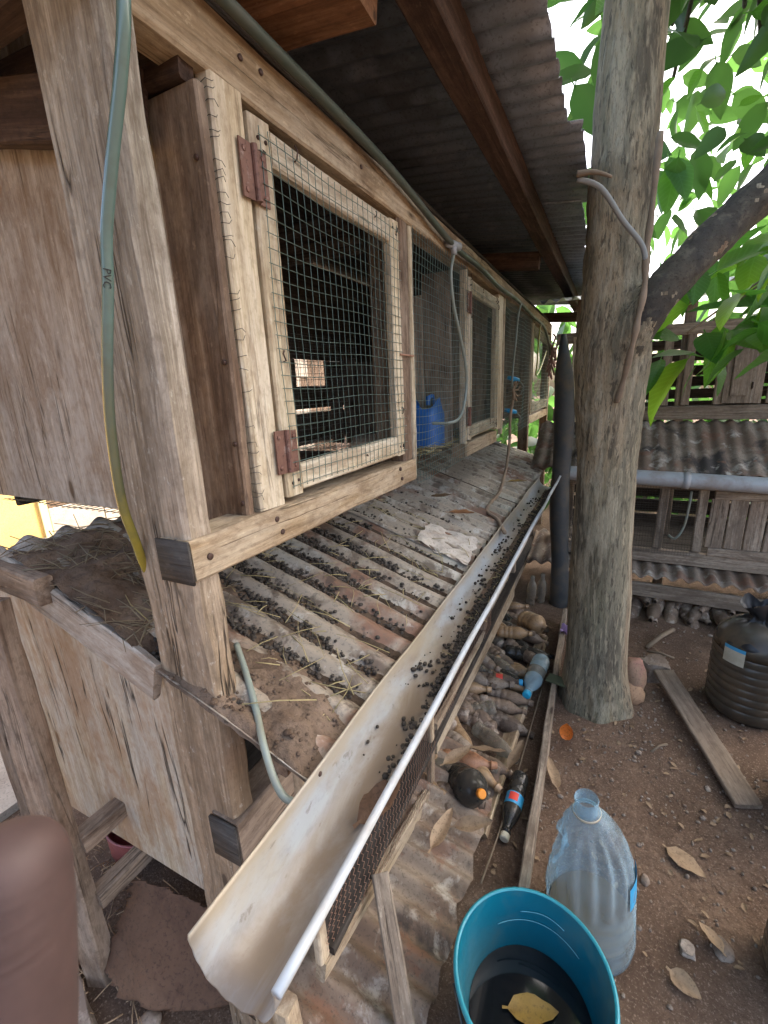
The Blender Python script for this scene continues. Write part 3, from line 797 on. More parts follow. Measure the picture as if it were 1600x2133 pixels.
# blue jerrycan inside the second bay
jc = thing("jerrycan", "bright blue cut plastic jerrycan inside the second wire bay", "container", (-0.17, 1.93, 1.245))
def jcv(s, t):
    a = s * 2 * math.pi
    c, sn = math.cos(a), math.sin(a)
    rr = 1 / (abs(c) ** 4 + abs(sn) ** 4) ** 0.25
    k = 1 - 0.25 * max(0, t - 0.75) * 4 * (1 if t > 0.75 else 0)
    z = 0.24 * t + (0.03 * math.sin(a * 2 + 1) if t > 0.9 else 0)
    return (-0.17 + 0.07 * rr * c * k, 1.95 + 0.08 * rr * sn * k, 1.245 + z * 0.8)
MB().grid(jcv, 24, 8).build("body", M_BLUE, jc)
MB().tube([(-0.15, 1.91, 1.43), (-0.15, 1.915, 1.462), (-0.15, 1.965, 1.468), (-0.15, 1.99, 1.44), (-0.11, 2.0, 1.37)], 0.011, 8).build("handle", M_BLUE, jc)

# droppings tray: corrugated sheet sloping to the gutter
PITCH = 0.086
def tray_z(x, y):
    c = 0.0115 * math.cos(2 * math.pi * (y - 0.60) / PITCH)
    c = c if c > 0 else c * 0.85
    d = noise.noise(V((x * 5, y * 5, 1))) * 0.006
    return 0.905 + 0.35 * (0.19 - x) + c + d
def tray(name, y0, y1, x0, x1, dz, label):
    nyy = int((y1 - y0) / (PITCH / 12))
    nx = 22
    mb = MB()
    mb.grid(lambda s, t: (x0 + (x1 - x0) * s + (0.004 * noise.noise(V((t * 40, 1, 1))) if s > .99 else 0), y0 + (y1 - y0) * t, tray_z(x0 + (x1 - x0) * s, y0 + (y1 - y0) * t) + dz), nx, nyy)
    o = mb.build(name, M_TRAY, H)
    so = o.modifiers.new("thick", 'SOLIDIFY'); so.thickness = 0.0012
    tag(o, label)
    return o
tray("tray_sheet", 0.445, 1.42, -0.64, 0.195, 0.0, "nearest corrugated tray sheet, rusted and full of pellets")
tray("tray_sheet", 1.36, 2.30, -0.64, 0.19, 0.005, None)
tray("tray_sheet", 2.24, 3.62, -0.64, 0.20, 0.010, "far clean corrugated tray sheet")
board("tray_fascia", (-0.64, 0.452, 1.162), (-0.150, 0.452, 0.985), 0.085, 0.02, (0, 0, 1), W_GREY, H, seed=12.0, rough=0.004)
board("tray_bearer", (-0.435, 0.435, 1.135), (-0.85, 0.435, 1.165), 0.062, 0.035, (0, 0, 1), W_BROWN, H)
board("tray_bearer", (0.11, 0.47, 0.885), (0.11, 3.6, 0.885), 0.05, 0.04, (0, 0, 1), W_BROWN, H)
board("tray_bearer", (-0.6, 0.47, 1.13), (-0.6, 3.6, 1.13), 0.05, 0.04, (0, 0, 1), W_BROWN, H)

# lower tier
board("lower_rail", (-0.03, 0.45, 0.665), (-0.03, 5.0, 0.66), 0.10, 0.07, (0, 0, 1), W_BROWN, H, n=30, seed=6.6)
MB().box((-0.064, 0.442, 0.618), (0.003, 0.449, 0.712)).build("rail_end", W_BLACKEND, H)
lp = board("lower_end_panel", (-0.50, 0.515, 0.33), (-0.50, 0.50, 1.06), 0.74, 0.014, (1, 0, 0), W_PLY, H, seed=14.4, n=18)
tag(lp, "pale split plywood panel closing the lower end of the hutch")
board("lower_panel_board", (-0.80, 0.53, 0.45), (-0.83, 0.515, 1.07), 0.16, 0.014, (1, 0, 0), W_PLY, H, seed=15.4)
board("lower_floor_rail", (0.1, 1.26, 0.27), (0.1, 2.75, 0.22), 0.13, 0.022, (0, 0, 1), W_RAIL, H)
board("lower_floor_rail", (0.1, 2.75, 0.25), (0.1, 3.7, 0.25), 0.10, 0.022, (0, 0, 1), W_DUST, H)
for yy in (1.22, 2.02, 2.8, 3.6):
    board("lower_stud", (0.085, yy, 0.2), (0.085, yy, 0.86), 0.05, 0.035, (0, 1, 0), W_BROWN, H)
for k in range(6):
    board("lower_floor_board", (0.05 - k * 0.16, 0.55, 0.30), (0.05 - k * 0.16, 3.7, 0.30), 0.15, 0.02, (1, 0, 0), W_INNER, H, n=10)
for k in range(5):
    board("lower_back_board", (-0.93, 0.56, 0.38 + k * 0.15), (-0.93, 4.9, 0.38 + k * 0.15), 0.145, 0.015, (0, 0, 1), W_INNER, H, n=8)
for k in range(7):
    board("lower_door_plank", (0.075, 2.08 + k * 0.095, 0.30), (0.075, 2.08 + k * 0.095, 0.85), 0.088, 0.016, (0, 1, 0), W_DUST, H, n=5)
# sagging netting flap under the gutter
def flap(s, t):
    y = 0.53 + 0.66 * s
    zb = 0.29 - 0.175 * s
    z = zb + (0.80 - zb) * t
    x = 0.115 + 0.03 * math.sin(t * 3.0) - 0.02 * t + 0.012 * noise.noise(V((s * 4, t * 4, 2)))
    return V((x, y, z))
fd = board("lower_netting_door", (0.105, 0.52, 0.275), (0.105, 1.20, 0.105), 0.045, 0.025, (0, 0, 1), W_RAIL, H, seed=31)
tag(fd, "sagging netting door with brown frame under the gutter")
board("door_stile", (0.105, 1.20, 0.10), (0.105, 1.235, 0.82), 0.03, 0.022, (0, 1, 0), W_RAIL, fd)
board("door_stile", (0.105, 0.53, 0.30), (0.105, 0.53, 0.82), 0.03, 0.022, (0, 1, 0), W_RAIL, fd)
chicken_wire("chicken_wire", flap, 32, 24, 0.0007, M_RUSTWIRE, fd)
def flap2(s, t):
    return V((0.118 + 0.01 * math.sin(s * 9), 1.235 + 0.8 * s, 0.335 + 0.5 * t))
chicken_wire("chicken_wire", flap2, 38, 20, 0.0007, M_RUSTWIRE, H)
# under-hutch leg with rungs at the left
lg = board("leg", (-0.535, 0.375, -0.02), (-0.535, 0.375, 1.12), 0.065, 0.045, (0.9, 0.35, 0), W_BROWN, H, rough=0.004, seed=21)
tag(lg, "slim square leg carrying two rungs at the near end")
for z, x in ((0.455, -0.535), (0.27, -0.53)):
    board("rung", (x + 0.02, 0.40, z), (x + 0.03, 0.75, z + 0.01), 0.045, 0.05, (1, 0, 0), W_BROWN, H, rough=0.004)
# lower tray of rusty sheet near the ground and its prop
def ltray(s, t):
    x = -0.16 + 0.47 * s; y = 0.42 + 0.98 * t
    edge = 0.02 * noise.noise(V((t * 12, 0, 4))) if s > 0.98 else 0
    return (x + edge, y + 0.03 * s, 0.22 - 0.15 * s + 0.013 * math.sin(2 * math.pi * y / 0.076) + 0.012 * noise.noise(V((x * 5, y * 5, 2))))
o = MB().grid(ltray, 16, 130).build("lower_tray", M_OLDROOF, H)
tag(o, "rust brown corrugated lower tray near the ground")
board("prop", (0.145, 0.735, 0.31), (0.315, 0.53, 0.115), 0.045, 0.02, (1, 0.6, 0), W_DUST, H)
board("prop", (0.04, 0.44, 0.28), (0.06, 0.44, -0.02), 0.10, 0.04, (1, 0, 0), W_RAIL, H)

# rabbit droppings
ico = bmesh.new(); bmesh.ops.create_icosphere(ico, subdivisions=1, radius=1.0)
IV = [v.co.copy() for v in ico.verts]; IF = [tuple(v.index for v in f.verts) for f in ico.faces]; ico.free()
def pellets(spots, name, label):
    mb = MB()
    for (p, r) in spots:
        q = V((R.uniform(.75, 1.3), R.uniform(.75, 1.3), R.uniform(.65, 1.0))) * r
        mb.add([(p[0] + v.x * q.x, p[1] + v.y * q.y, p[2] + v.z * q.z) for v in IV], IF)
    o = mb.build(name, M_DUNG, None, stuff=True)
    tag(o, label, "droppings")
sp = []
while len(sp) < 5600:
    y = R.uniform(0.46, 2.1); x = R.uniform(-0.5, 0.17)
    ph = ((y - 0.60) / PITCH) % 1.0
    dens = max(0, 1 - abs(ph - 0.5) / 0.29) ** 0.8
    if y > 1.25: dens *= 0.5 * math.exp(-(y - 1.25) * 2.2)
    if x > 0.02: dens *= 0.22 + 0.5 * (y < 0.75)
    dens *= 0.12 + 1.6 * max(0, noise.noise(V((x * 6, y * 9, 4))) + 0.45)
    if R.random() > dens: continue
    r = R.uniform(0.0038, 0.0064) if R.random() < .66 else R.uniform(0.0013, 0.003)
    lift = R.choice((0, 0, 0.006)) if abs(ph - .5) < .18 else 0
    sp.append(((x, y, tray_z(x, y) + r * 0.7 + lift), r))
pellets(sp, "droppings", "dark rabbit pellets lying in the furrows of the tray")

def furrow(s, t):
    x = -0.6 + 0.785 * s; y = 0.56 + 1.3 * t
    base = 0.905 + 0.35 * (0.19 - x) + noise.noise(V((x * 5, y * 5, 1))) * 0.006
    return (x, y, base - 0.0062 + 0.005 * noise.noise(V((x * 9, y * 9, 6))) + 0.0022 * noise.noise(V((x * 70, y * 70, 2))) - 0.006 * max(0, (t - .55)) )
tag(MB().grid(furrow, 90, 150).build("silt", patchy("dung_dust", [((0.05, 0.036, 0.026), 12, 0.42, 0.58, 0.9), ((0.19, 0.13, 0.088), 7, 0.53, 0.66, 0.8)], (0.095, 0.067, 0.047), rough=0.95, bmp=1.0, bdist=0.01, spec=0.1), None, stuff=True), "brown dried silt lying in the furrows of the tray", "silt")

# mud caked on the near end of the tray
def mudv(s, t):
    x = -0.15 + 0.345 * s; y = 0.443 + (0.16 + 0.06 * math.sin(s * 3)) * t
    e = min(s, 1 - s, t * 2, 1 - t) * 6
    h = 0.016 * min(1, e) * (0.2 + max(0, 0.8 + 1.5 * noise.noise(V((x * 17, y * 17, 0))))) - 0.004 + 0.004 * noise.noise(V((x * 60, y * 60, 5)))
    if t > 0.7 : h -= 0.02 * (t - 0.7) / 0.3
    return (x, y, 0.905 + 0.35 * (0.19 - x) + h)
tag(MB().grid(mudv, 60, 40).build("manure", M_MUD, None, stuff=True), "trodden brown manure crust at the near corner of the tray", "manure")
sp = []
for k in range(240):
    s_, t_ = R.uniform(.03, .97), R.uniform(.03, .9)
    if noise.noise(V((s_ * 5, t_ * 5, 3))) < -.05: continue
    q = mudv(s_, t_); r = R.uniform(.002, .005) * (1.6 if R.random() < .1 else 1)
    sp.append(((q[0], q[1], q[2] + r * .35), r))
mbm = MB()
for (p_, r) in sp:
    mbm.add([(p_[0] + v.x * r * R.uniform(.7, 1.4), p_[1] + v.y * r * R.uniform(.7, 1.4), p_[2] + v.z * r * R.uniform(.6, 1)) for v in IV], IF)
tag(mbm.build("crumbs", M_MUD, None, stuff=True), "crumbled brown dung on the manure crust at the near tray corner", "dung")
def mudw(s, t):
    x = -0.63 + 0.47 * s; y = 0.447 + 0.3 * t
    e = min(s, 1 - s, t + .2, 1 - t) * 5
    h = 0.03 * min(1, e) * (0.5 + max(0, 0.6 + noise.noise(V((x * 11, y * 11, 9))))) - 0.008 + 0.007 * noise.noise(V((x * 50, y * 50, 5)))
    return (x, y, 0.905 + 0.35 * (0.19 - x) + h)
tag(MB().grid(mudw, 70, 40).build("manure", M_MUD, None, stuff=True), "shaggy manure and straw heaped on the tray left of the corner post", "manure")

def straws(n, fn, lmin, lmax, r, name, label, mat=M_STRAW):
    mb = MB()
    for k in range(n):
        x, y, z = fn()
        a = R.uniform(0, 6.28); l = R.uniform(lmin, lmax)
        d = V((math.cos(a), math.sin(a) , R.uniform(-.12, .12))); d.z -= 0.35 * d.x
        b = V((-d.y, d.x, 0)) * R.uniform(-.2, .2) * l
        c = V((x, y, z))
        mb.tube([c - d * l / 2, c + b * .5 + V((0, 0, .003)), c + d * l / 2], r * R.uniform(.6, 1.3), 3)
    o = mb.build(name, mat, None, stuff=True)
    tag(o, label, "straw")
def tr_pos():
    x, y = R.uniform(-0.35, 0.17), R.uniform(0.5, 1.6)
    return x, y, tray_z(x, y) + 0.014
straws(150, tr_pos, 0.03, 0.13, 0.0011, "straw", "dry hay stalks scattered over the pellets on the tray")
def lf_pos():
    x, y = R.uniform(-0.6, -0.17), R.uniform(0.45, 0.68)
    return x, y, 0.905 + 0.35 * (0.19 - x) + R.uniform(.012, .035)
straws(170, lf_pos, 0.03, 0.12, 0.0012, "straw", "matted hay on the manure left of the corner post", plain("old_hay", (0.21, 0.165, 0.1), rough=0.9, dirt=((0.11, 0.08, 0.05), 0.8)))

def leaf_mesh(L, w, fold=0.25, droop=0.3, wav=0.02, seed=0):
    v, f = [], []
    n = 7
    for i in range(n + 1):
        t = i / n
        hw = w * (math.sin(math.pi * (t ** 0.8)) ** 0.8) * (1 - 0.2 * t) + (0.002 if i < n else 0)
        x = L * t * (1 - 0.1 * droop * t); z = -droop * L * t * t * 0.5
        for s in (-1, -0.5, 0, 0.5, 1):
            wz = wav * math.sin(t * 14 + seed + s) * abs(s)
            v.append((x, hw * s, z + abs(s) * hw * fold + wz * L * 0.5))
    for i in range(n):
        for k in range(4):
            a = i * 5 + k
            f.append((a, a + 5, a + 6, a + 1))
    v0 = len(v)
    v += [(-0.12 * L, -0.003, 0.01 * L), (-0.12 * L, 0.003, 0.01 * L), (0.01, 0.002, 0), (0.01, -0.002, 0)]
    f.append((v0, v0 + 3, v0 + 2, v0 + 1))
    return v, f
# ------------------------------------------------------------------ gutter
def gaxis(t):   # near to far
    return V((0.266 + 0.004 * t, 0.206 + 2.72 * t, 0.924 + 0.004 * t))
def gpt(a, t, r):
    c = gaxis(t)
    wob = 0.004 * noise.noise(V((t * 9, a, 3)))
    return V((c.x + (r + wob) * math.cos(a), c.y, c.z - 0.006 + (r + wob) * math.sin(a)))
G = thing("rain_gutter", "long stained white half-round gutter hung along the droppings tray", "gutter", (0.262, 0.21, 0.85))
A0, A1 = rad(168), rad(372)
def gin(s, t):
    rag = 0.004 * noise.noise(V((s * 9, 0, 1))) if t == 0 else 0
    p = gpt(A0 + (A1 - A0) * s, t, 0.058); p.y += rag
    return p
gt = MB().grid(gin, 28, 70).build("trough", M_GUTTER, G)
so = gt.modifiers.new("thick", 'SOLIDIFY'); so.thickness = 0.0028; so.offset = -1
mbx = MB()
mbx.tube([gpt(A1, t / 60, 0.0585) + V((0.0065, 0, 0.003)) for t in range(61)], 0.0065, 8)
mbx.build("rolled_lip", M_LIP, G)
nail(G, gpt(rad(183), 0.092, 0.0575), (1, 0, 0.1), 0.004, "rivet")
# pellets and muck in the gutter
sp = []
while len(sp) < 3600:
    t = R.uniform(0.12, 0.95)
    w = 1.0 if t < 0.55 else 0.5
    if t < 0.2: w = 0.15
    a = rad(R.gauss(312, 21)) if R.random() < .88 else rad(R.uniform(215, 350))
    if R.random() > w * (0.1 + 1.6 * max(0, .3 + noise.noise(V((t * 13, a * 2.2, 0))))): continue
    r = R.uniform(0.0037, 0.0062) if R.random() < .7 else R.uniform(0.0013, 0.003)
    sp.append((gpt(a, t, 0.0535 - R.choice((0, 0, 0.006, .011)) * (1 if 285 < math.degrees(a) < 335 else 0)), r))
pellets(sp, "droppings", "dark rabbit pellets collected along the bottom of the gutter")
def muckv(s, t):
    tt = 0.33 + 0.64 * t
    a = rad(258 + 78 * s)
    d = 0.012 * math.sin(math.pi * s) * max(0, 0.5 + noise.noise(V((tt * 17, s * 3, 4)))) * min(1, t * 6, (1 - t) * 9)
    return gpt(a, tt, 0.0588 - 0.002 - d)
tag(MB().grid(muckv, 16, 120).build("silt", M_MUD, None, stuff=True), "brown silt lining the far half of the gutter", "silt")
def gu_pos():
    t = R.uniform(.25, .85); p = gpt(rad(R.uniform(270, 330)), t, 0.044); return p.x, p.y, p.z
straws(55, gu_pos, 0.02, 0.07, 0.0010, "straw", "dry stalks lying on the pellets in the gutter")
cv, cf = leaf_mesh(0.075, 0.02, fold=0.9, droop=-0.9, wav=0.25, seed=4)
cl = mk("dead_leaf", cv, cf, patchy("dark_dead_leaf", [((0.06, 0.035, 0.022), 18, .45, .62, .8)], (0.17, 0.095, 0.055), rough=0.8, bmp=0.5), None, W=Matrix.Translation(gpt(rad(296), 0.085, 0.05)) @ Matrix.Rotation(1.2, 4, 'Z') @ Matrix.Rotation(0.35, 4, 'X'))
tag(cl, "curled dark brown dead leaf lying in the near end of the gutter", "leaf")

# black downpipe at the gutter's far end
D = thing("downpipe", "tall black drain pipe with mouldy pointed top beside the tree", "pipe", (0.335, 3.03, 0))
mb = MB()
N = 22
pts = [(0.335 - 0.006 * k + 0.012 * math.sin(k * .7), 3.03 + 0.006 * math.sin(k), -0.05 + 1.75 * k / N * 1.0) for k in range(N + 1)]
pts = [(0.36 - 0.055 * k / N + 0.008 * math.sin(k * .5), 3.04, -0.05 + 1.83 * k / N) for k in range(N + 1)]
rs = [0.058 + 0.003 * math.sin(k * .9) for k in range(N + 1)]; rs[-1] = 0.015; rs[-2] = 0.03; rs[-3] = 0.044
mb.tube(pts, rs, 18)
mb.build("pipe", M_BLACKPIPE, D)
MB().tube([(0.41, 3.0, 1.36), (0.44, 2.98, 1.365)], 0.006, 6).build("bolt", M_GREYPIPE, D)

# ------------------------------------------------------------------ roof over the hutch
RF = thing("tin_roof", "dark corrugated tin roof on timber beams over the main hutch", "roof", (-0.3, 1.5, 2.2))
def roof_z(x): return 2.262 - 0.115 * (x - 0.2)
def roof_sheet(y0, y1, x1, dz):
    ph = 0.076
    n = int((y1 - y0) / (ph / 8))
    def fn(s, t):
        x = -1.25 + (x1 + 1.25) * s; y = y0 + (y1 - y0) * t
        xx = x + (0.006 * noise.noise(V((y * 30, 0, 0))) if s > .99 else 0)
        return (xx, y, roof_z(x) + dz + 0.009 * math.cos(2 * math.pi * y / ph) + 0.006 * noise.noise(V((x * 2, y * 2, 8))))
    o = MB().grid(fn, 10, n).build("roof_sheet", M_ROOF, RF)
    so = o.modifiers.new("thick", 'SOLIDIFY'); so.thickness = 0.001
for k, (y0, y1, x1) in enumerate(((-0.6, 0.5, .40), (0.45, 1.1, 0.405), (1.05, 1.73, 0.405), (1.68, 2.35, 0.44), (2.3, 3.0, 0.405), (2.95, 3.7, 0.38), (3.65, 4.6, 0.36), (4.55, 5.3, 0.36))):
    roof_sheet(y0, y1, x1, 0.004 * (k % 2))
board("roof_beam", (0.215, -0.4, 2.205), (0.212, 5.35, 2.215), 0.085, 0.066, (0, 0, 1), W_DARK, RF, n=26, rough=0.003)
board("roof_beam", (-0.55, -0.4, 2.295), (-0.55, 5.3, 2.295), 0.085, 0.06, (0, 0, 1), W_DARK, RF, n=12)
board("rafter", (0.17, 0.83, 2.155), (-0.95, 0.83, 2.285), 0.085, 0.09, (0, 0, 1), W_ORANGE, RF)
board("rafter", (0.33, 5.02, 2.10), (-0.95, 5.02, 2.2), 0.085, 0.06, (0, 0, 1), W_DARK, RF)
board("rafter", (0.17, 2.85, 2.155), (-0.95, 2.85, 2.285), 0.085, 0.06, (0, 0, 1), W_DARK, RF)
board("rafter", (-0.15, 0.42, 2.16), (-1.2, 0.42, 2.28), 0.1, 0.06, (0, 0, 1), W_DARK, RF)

# ------------------------------------------------------------------ pipes and hoses
hp = [(0.108, 0.42, 2.03), (0.085, 0.42, 1.912), (0.063, 0.42, 1.856), (0.024, 0.42, 1.784), (-0.012, 0.42, 1.71), (-0.03, 0.42, 1.649), (-0.064, 0.42, 1.55), (-0.086, 0.42, 1.459), (-0.103, 0.425, 1.35), (-0.113, 0.44, 1.28), (-0.135, 0.465, 1.21), (-0.165, 0.515, 1.13)]
def smooth_path(P, n=6):
    P = [V(p) for p in P]; out = []
    for i in range(len(P) - 1):
        a, b, c, d = P[max(i - 1, 0)], P[i], P[i + 1], P[min(i + 2, len(P) - 1)]
        for k in range(n):
            t = k / n
            out.append(0.5 * ((2 * b) + (c - a) * t + (2 * a - 5 * b + 4 * c - d) * t * t + (3 * b - a - 3 * c + d) * t ** 3))
    out.append(P[-1])
    return out
HS = thing("garden_hose", "thick grey-green hose hanging down in front of the corner post", "hose", (0, 0, 0))
MB().tube(smooth_path(hp), 0.0074, 14).build("hose", M_HOSE, HS)
fc = bpy.data.curves.new("lettering", 'FONT'); fc.body = "PVC"; fc.size = 0.0135; fc.extrude = 0.0002; fc.resolution_u = 2
fo = bpy.data.objects.new("lettering", fc); COL.objects.link(fo); fc.materials.append(M_INK)
hpath = smooth_path(hp)
c0 = min(hpath, key=lambda q: abs(q.z - 1.675)); c1 = min(hpath, key=lambda q: abs(q.z - 1.635))
xd = (c1 - c0).normalized(); zd = (CAM_P - c0); zd = (zd - xd * zd.dot(xd)).normalized(); yd = zd.cross(xd)
Wt = Matrix((xd, yd, zd)).transposed().to_4x4(); Wt.translation = c0 + zd * 0.0082 - yd * 0.005
bpy.context.view_layer.update()
tm = bpy.data.meshes.new_from_object(fo.evaluated_get(bpy.context.evaluated_depsgraph_get()))
bpy.data.objects.remove(fo)
tm.materials.clear(); tm.materials.append(M_INK)
fo = bpy.data.objects.new("lettering", tm); COL.objects.link(fo)
fo.parent = HS; fo.matrix_basis = Wt

t1 = smooth_path([(-0.10, 0.53, 1.02), (-0.055, 0.545, 0.93), (-0.005, 0.53, 0.865), (0.05, 0.50, 0.83), (0.115, 0.478, 0.822), (0.165, 0.476, 0.85), (0.185, 0.476, 0.865)])
t1 = smooth_path([(-0.06, 0.57, 1.02), (0.0, 0.53, 0.99), (0.06, 0.485, 0.962), (0.108, 0.445, 0.945), (0.14, 0.426, 0.908), (0.165, 0.42, 0.884), (0.195, 0.425, 0.88)])
tag(MB().tube(t1, 0.0062, 10).build("drain_hose", M_TUBE), "short bent grey hose leading off the tray into the gutter", "hose")
sp_ = smooth_path([(0.025, 0.2, 2.075), (0.025, 0.65, 2.066), (0.025, 1.2, 2.052), (0.026, 1.73, 1.998), (0.025, 2.1, 2.0), (0.025, 2.5, 1.985), (0.025, 3.0, 1.995), (0.025, 3.6, 1.975), (0.03, 4.2, 1.955), (0.035, 4.5, 1.85), (0.04, 4.6, 1.75)])
S = thing("supply_pipe", "dark green water pipe clipped along the top rail of the hutch", "pipe", (0.025, 0.5, 2.05))
MB().tube(sp_, 0.0105, 12).build("pipe", M_PIPE, S)
MB().tube([(0.028, 1.73, 1.998), (0.03, 1.735, 1.965)], 0.011, 10).tube([(0.014, 1.70, 2.0), (0.04, 1.765, 1.995)], 0.0145, 12).build("tee_joint", M_GREYPIPE, S)
dt = smooth_path([(0.03, 1.735, 1.97), (0.032, 1.69, 1.9), (0.034, 1.71, 1.8), (0.036, 1.78, 1.7), (0.038, 1.86, 1.58), (0.036, 1.87, 1.48), (0.03, 1.82, 1.39), (0.012, 1.75, 1.366), (-0.06, 1.72, 1.365)])
tag(MB().tube(dt, 0.006, 10).build("drinker_tube", M_TUBE), "long grey drinker tube curving down into the blue jerrycan bay", "tube")
dt2 = smooth_path([(0.03, 3.1, 1.985), (0.032, 3.0, 1.9), (0.032, 2.95, 1.75), (0.03, 2.9, 1.6), (0.03, 2.88, 1.48)])
tag(MB().tube(dt2, 0.006, 8).build("drinker_tube", M_TUBE), "thin grey drinker tube over the third bay, second from the near end", "tube")
dt3 = smooth_path([(0.03, 4.0, 1.96), (0.034, 3.9, 1.85), (0.034, 3.86, 1.65), (0.034, 3.82, 1.57), (0.034, 4.0, 1.6), (0.034, 4.4, 1.78)])
tag(MB().tube(dt3, 0.006, 8).build("drinker_tube", plain("yellow_tube", (0.33, 0.34, 0.06), rough=0.4)), "yellowish looped tube hanging before the farthest door", "tube")
for (y, z, lab) in ((2.96, 1.535, "upper small blue nipple drinker on the third bay"), (2.9, 1.342, "lower small blue nipple drinker on the third bay")):
    nb = thing("nipple_drinker", lab, "drinker", (0.02, y, z))
    MB().tube([(-0.01, y - 0.02, z + 0.01), (0.03, y, z), (0.05, y + 0.03, z - 0.008)], [0.012, 0.015, 0.012], 10).build("body", M_NIPPLE, nb)
    MB().tube(smooth_path([(0.05, y + 0.03, z - 0.008), (0.07, y + 0.09, z - 0.05), (0.05, y + 0.1, z - 0.1)]), 0.004, 6).build("spout", M_TUBE, nb)
cd = smooth_path([(0.02, 2.95, 1.50), (0.035, 2.92, 1.45), (0.03, 2.86, 1.3), (0.035, 2.83, 1.15), (0.05, 2.65, 1.0), (0.09, 2.3, 0.955), (0.10, 2.0, 0.945), (0.17, 1.9, 0.93), (0.235, 1.75, 0.92)])
K = thing("cord", "frayed brown cord knotted on the netting and trailing over the tray", "cord", (0.03, 2.9, 1.4))
mb = MB(); mb.tube(cd, 0.0085, 6)
mb.tube([p + V((0.006 * math.sin(i * .9), 0.008 * math.cos(i * .9), 0.003)) for i, p in enumerate(cd)], 0.0045, 5)
mb.build("strand", M_CORD, K)
mb = MB()
for k in range(7):
    a = k * 0.9
    mb.tube(smooth_path([(0.03, 2.93, 1.47), (0.045, 2.93 + 0.07 * math.cos(a), 1.47 + 0.05 * math.sin(a)), (0.05, 2.93 + 0.12 * math.cos(a + .4), 1.46 + 0.06 * math.sin(a + .5))], 3), 0.006, 5)
mb.build("knot", M_CORD, K)
mb = MB()
for k in range(26):
    a = R.uniform(0, 6.28)
    c = V((0.05, 4.62, 1.7 + R.uniform(-.12, .12)))
    mb.tube([c, c + V((R.uniform(-.02, .04), math.cos(a) * .1, math.sin(a) * .1)), c + V((R.uniform(-.02, .06), math.cos(a + .8) * .12, math.sin(a + .8) * .14))], 0.009, 5)
tag(mb.build("rag", plain("dusty_rag", (0.32, 0.2, 0.17), rough=0.9, dirt=((0.15, 0.1, 0.08), 0.8))), "bundle of pinkish rag and wire tied at the far end of the top rail", "rag")

# ------------------------------------------------------------------ big tree
T = thing("tree", "mature tree with mottled grey trunk forking beside the tin roof", "tree", (0.62, 2.03, 0))
def trunk_pts():
    P = [(0.615, 2.03, -0.08, 0.185), (0.617, 2.03, 0.0, 0.160), (0.612, 2.03, 0.12, 0.147), (0.605, 2.03, 0.4, 0.137), (0.592, 2.03, 0.8, 0.128), (0.583, 2.03, 1.15, 0.124), (0.575, 2.03, 1.4, 0.134), (0.57, 2.03, 1.58, 0.146), (0.562, 2.03, 1.72, 0.13), (0.556, 2.03, 1.95, 0.117), (0.553, 2.03, 2.3, 0.113), (0.56, 2.06, 2.8, 0.105), (0.6, 2.15, 3.5, 0.09), (0.66, 2.3, 4.3, 0.065)]
    return P
mb = MB()
TP = trunk_pts()
sp4 = smooth_path([p[:3] for p in TP], 8)
rr = []
for i in range(len(TP) - 1):
    for k in range(8): rr.append(TP[i][3] + (TP[i + 1][3] - TP[i][3]) * k / 8)
rr.append(TP[-1][3])
mb.tube(sp4, [q * 0.93 for q in rr], 36)
vv = []
for (x, y, z) in mb.v:
    q = V((x * 7, y * 7, z * 2.2)); q2 = V((x * 25, y * 25, z * 9))
    c = V((0.58, 2.03, z)); d = (V((x, y, z)) - c)
    k = 1 + 0.09 * noise.noise(q) + 0.03 * noise.noise(q2)
    if z < 0.25: k += 0.8 * (0.25 - z) * max(0, noise.noise(V((math.atan2(d.y, d.x) * 1.3, 0, 1))) + .3) * 2
    vv.append(tuple(c + V((d.x * k, d.y * k, d.z))))
mb.v = vv
lp_ = smooth_path([(0.572, 1.995, 1.555), (0.625, 1.94, 1.66), (0.70, 1.935, 1.775), (0.785, 1.97, 1.875), (0.90, 2.05, 2.0), (1.06, 2.1, 2.16), (1.25, 2.2, 2.5), (1.4, 2.3, 3.0)])
mb.tube(lp_, [0.09 - 0.024 * min(1, i / 13) - 0.008 * max(0, (i - 22) / 26) for i in range(len(lp_))], 18)
tr = mb.build("trunk", M_BARK, T)
rm = tr.modifiers.new("remesh", 'REMESH'); rm.mode = 'VOXEL'; rm.voxel_size = 0.011
sm_ = tr.modifiers.new("smooth", 'SMOOTH'); sm_.iterations = 14; sm_.factor = 0.6
bpy.context.view_layer.update()
nm = bpy.data.meshes.new_from_object(tr.evaluated_get(bpy.context.evaluated_depsgraph_get()))
tr.modifiers.clear(); tr.data = nm; nm.shade_smooth()
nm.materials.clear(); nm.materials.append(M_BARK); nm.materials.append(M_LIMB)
base_ = wm(tr)
for v in nm.vertices:
    q = base_ @ v.co
    if (q - V((0.66, 1.94, 1.7))).length < 0.6:
        v.co += v.normal * (0.006 * noise.noise(q * 16) + 0.003 * noise.noise(q * 45))
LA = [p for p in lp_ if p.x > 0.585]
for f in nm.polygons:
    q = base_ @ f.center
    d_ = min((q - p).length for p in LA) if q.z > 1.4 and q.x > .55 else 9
    if d_ < 0.078 + 0.03 * noise.noise(q * 14) + 0.02 * noise.noise(q * 40) and q.x > 0.645 + 0.03 * noise.noise(q * 20): f.material_index = 1  # limb faces outside the trunk get the bark with painted shade
vn = smooth_path([(0.655, 1.90, 2.25), (0.652, 1.89, 2.02), (0.648, 1.875, 1.9), (0.652, 1.855, 1.80), (0.642, 1.838, 1.70), (0.633, 1.84, 1.62), (0.615, 1.875, 1.5), (0.60, 1.895, 1.42)])
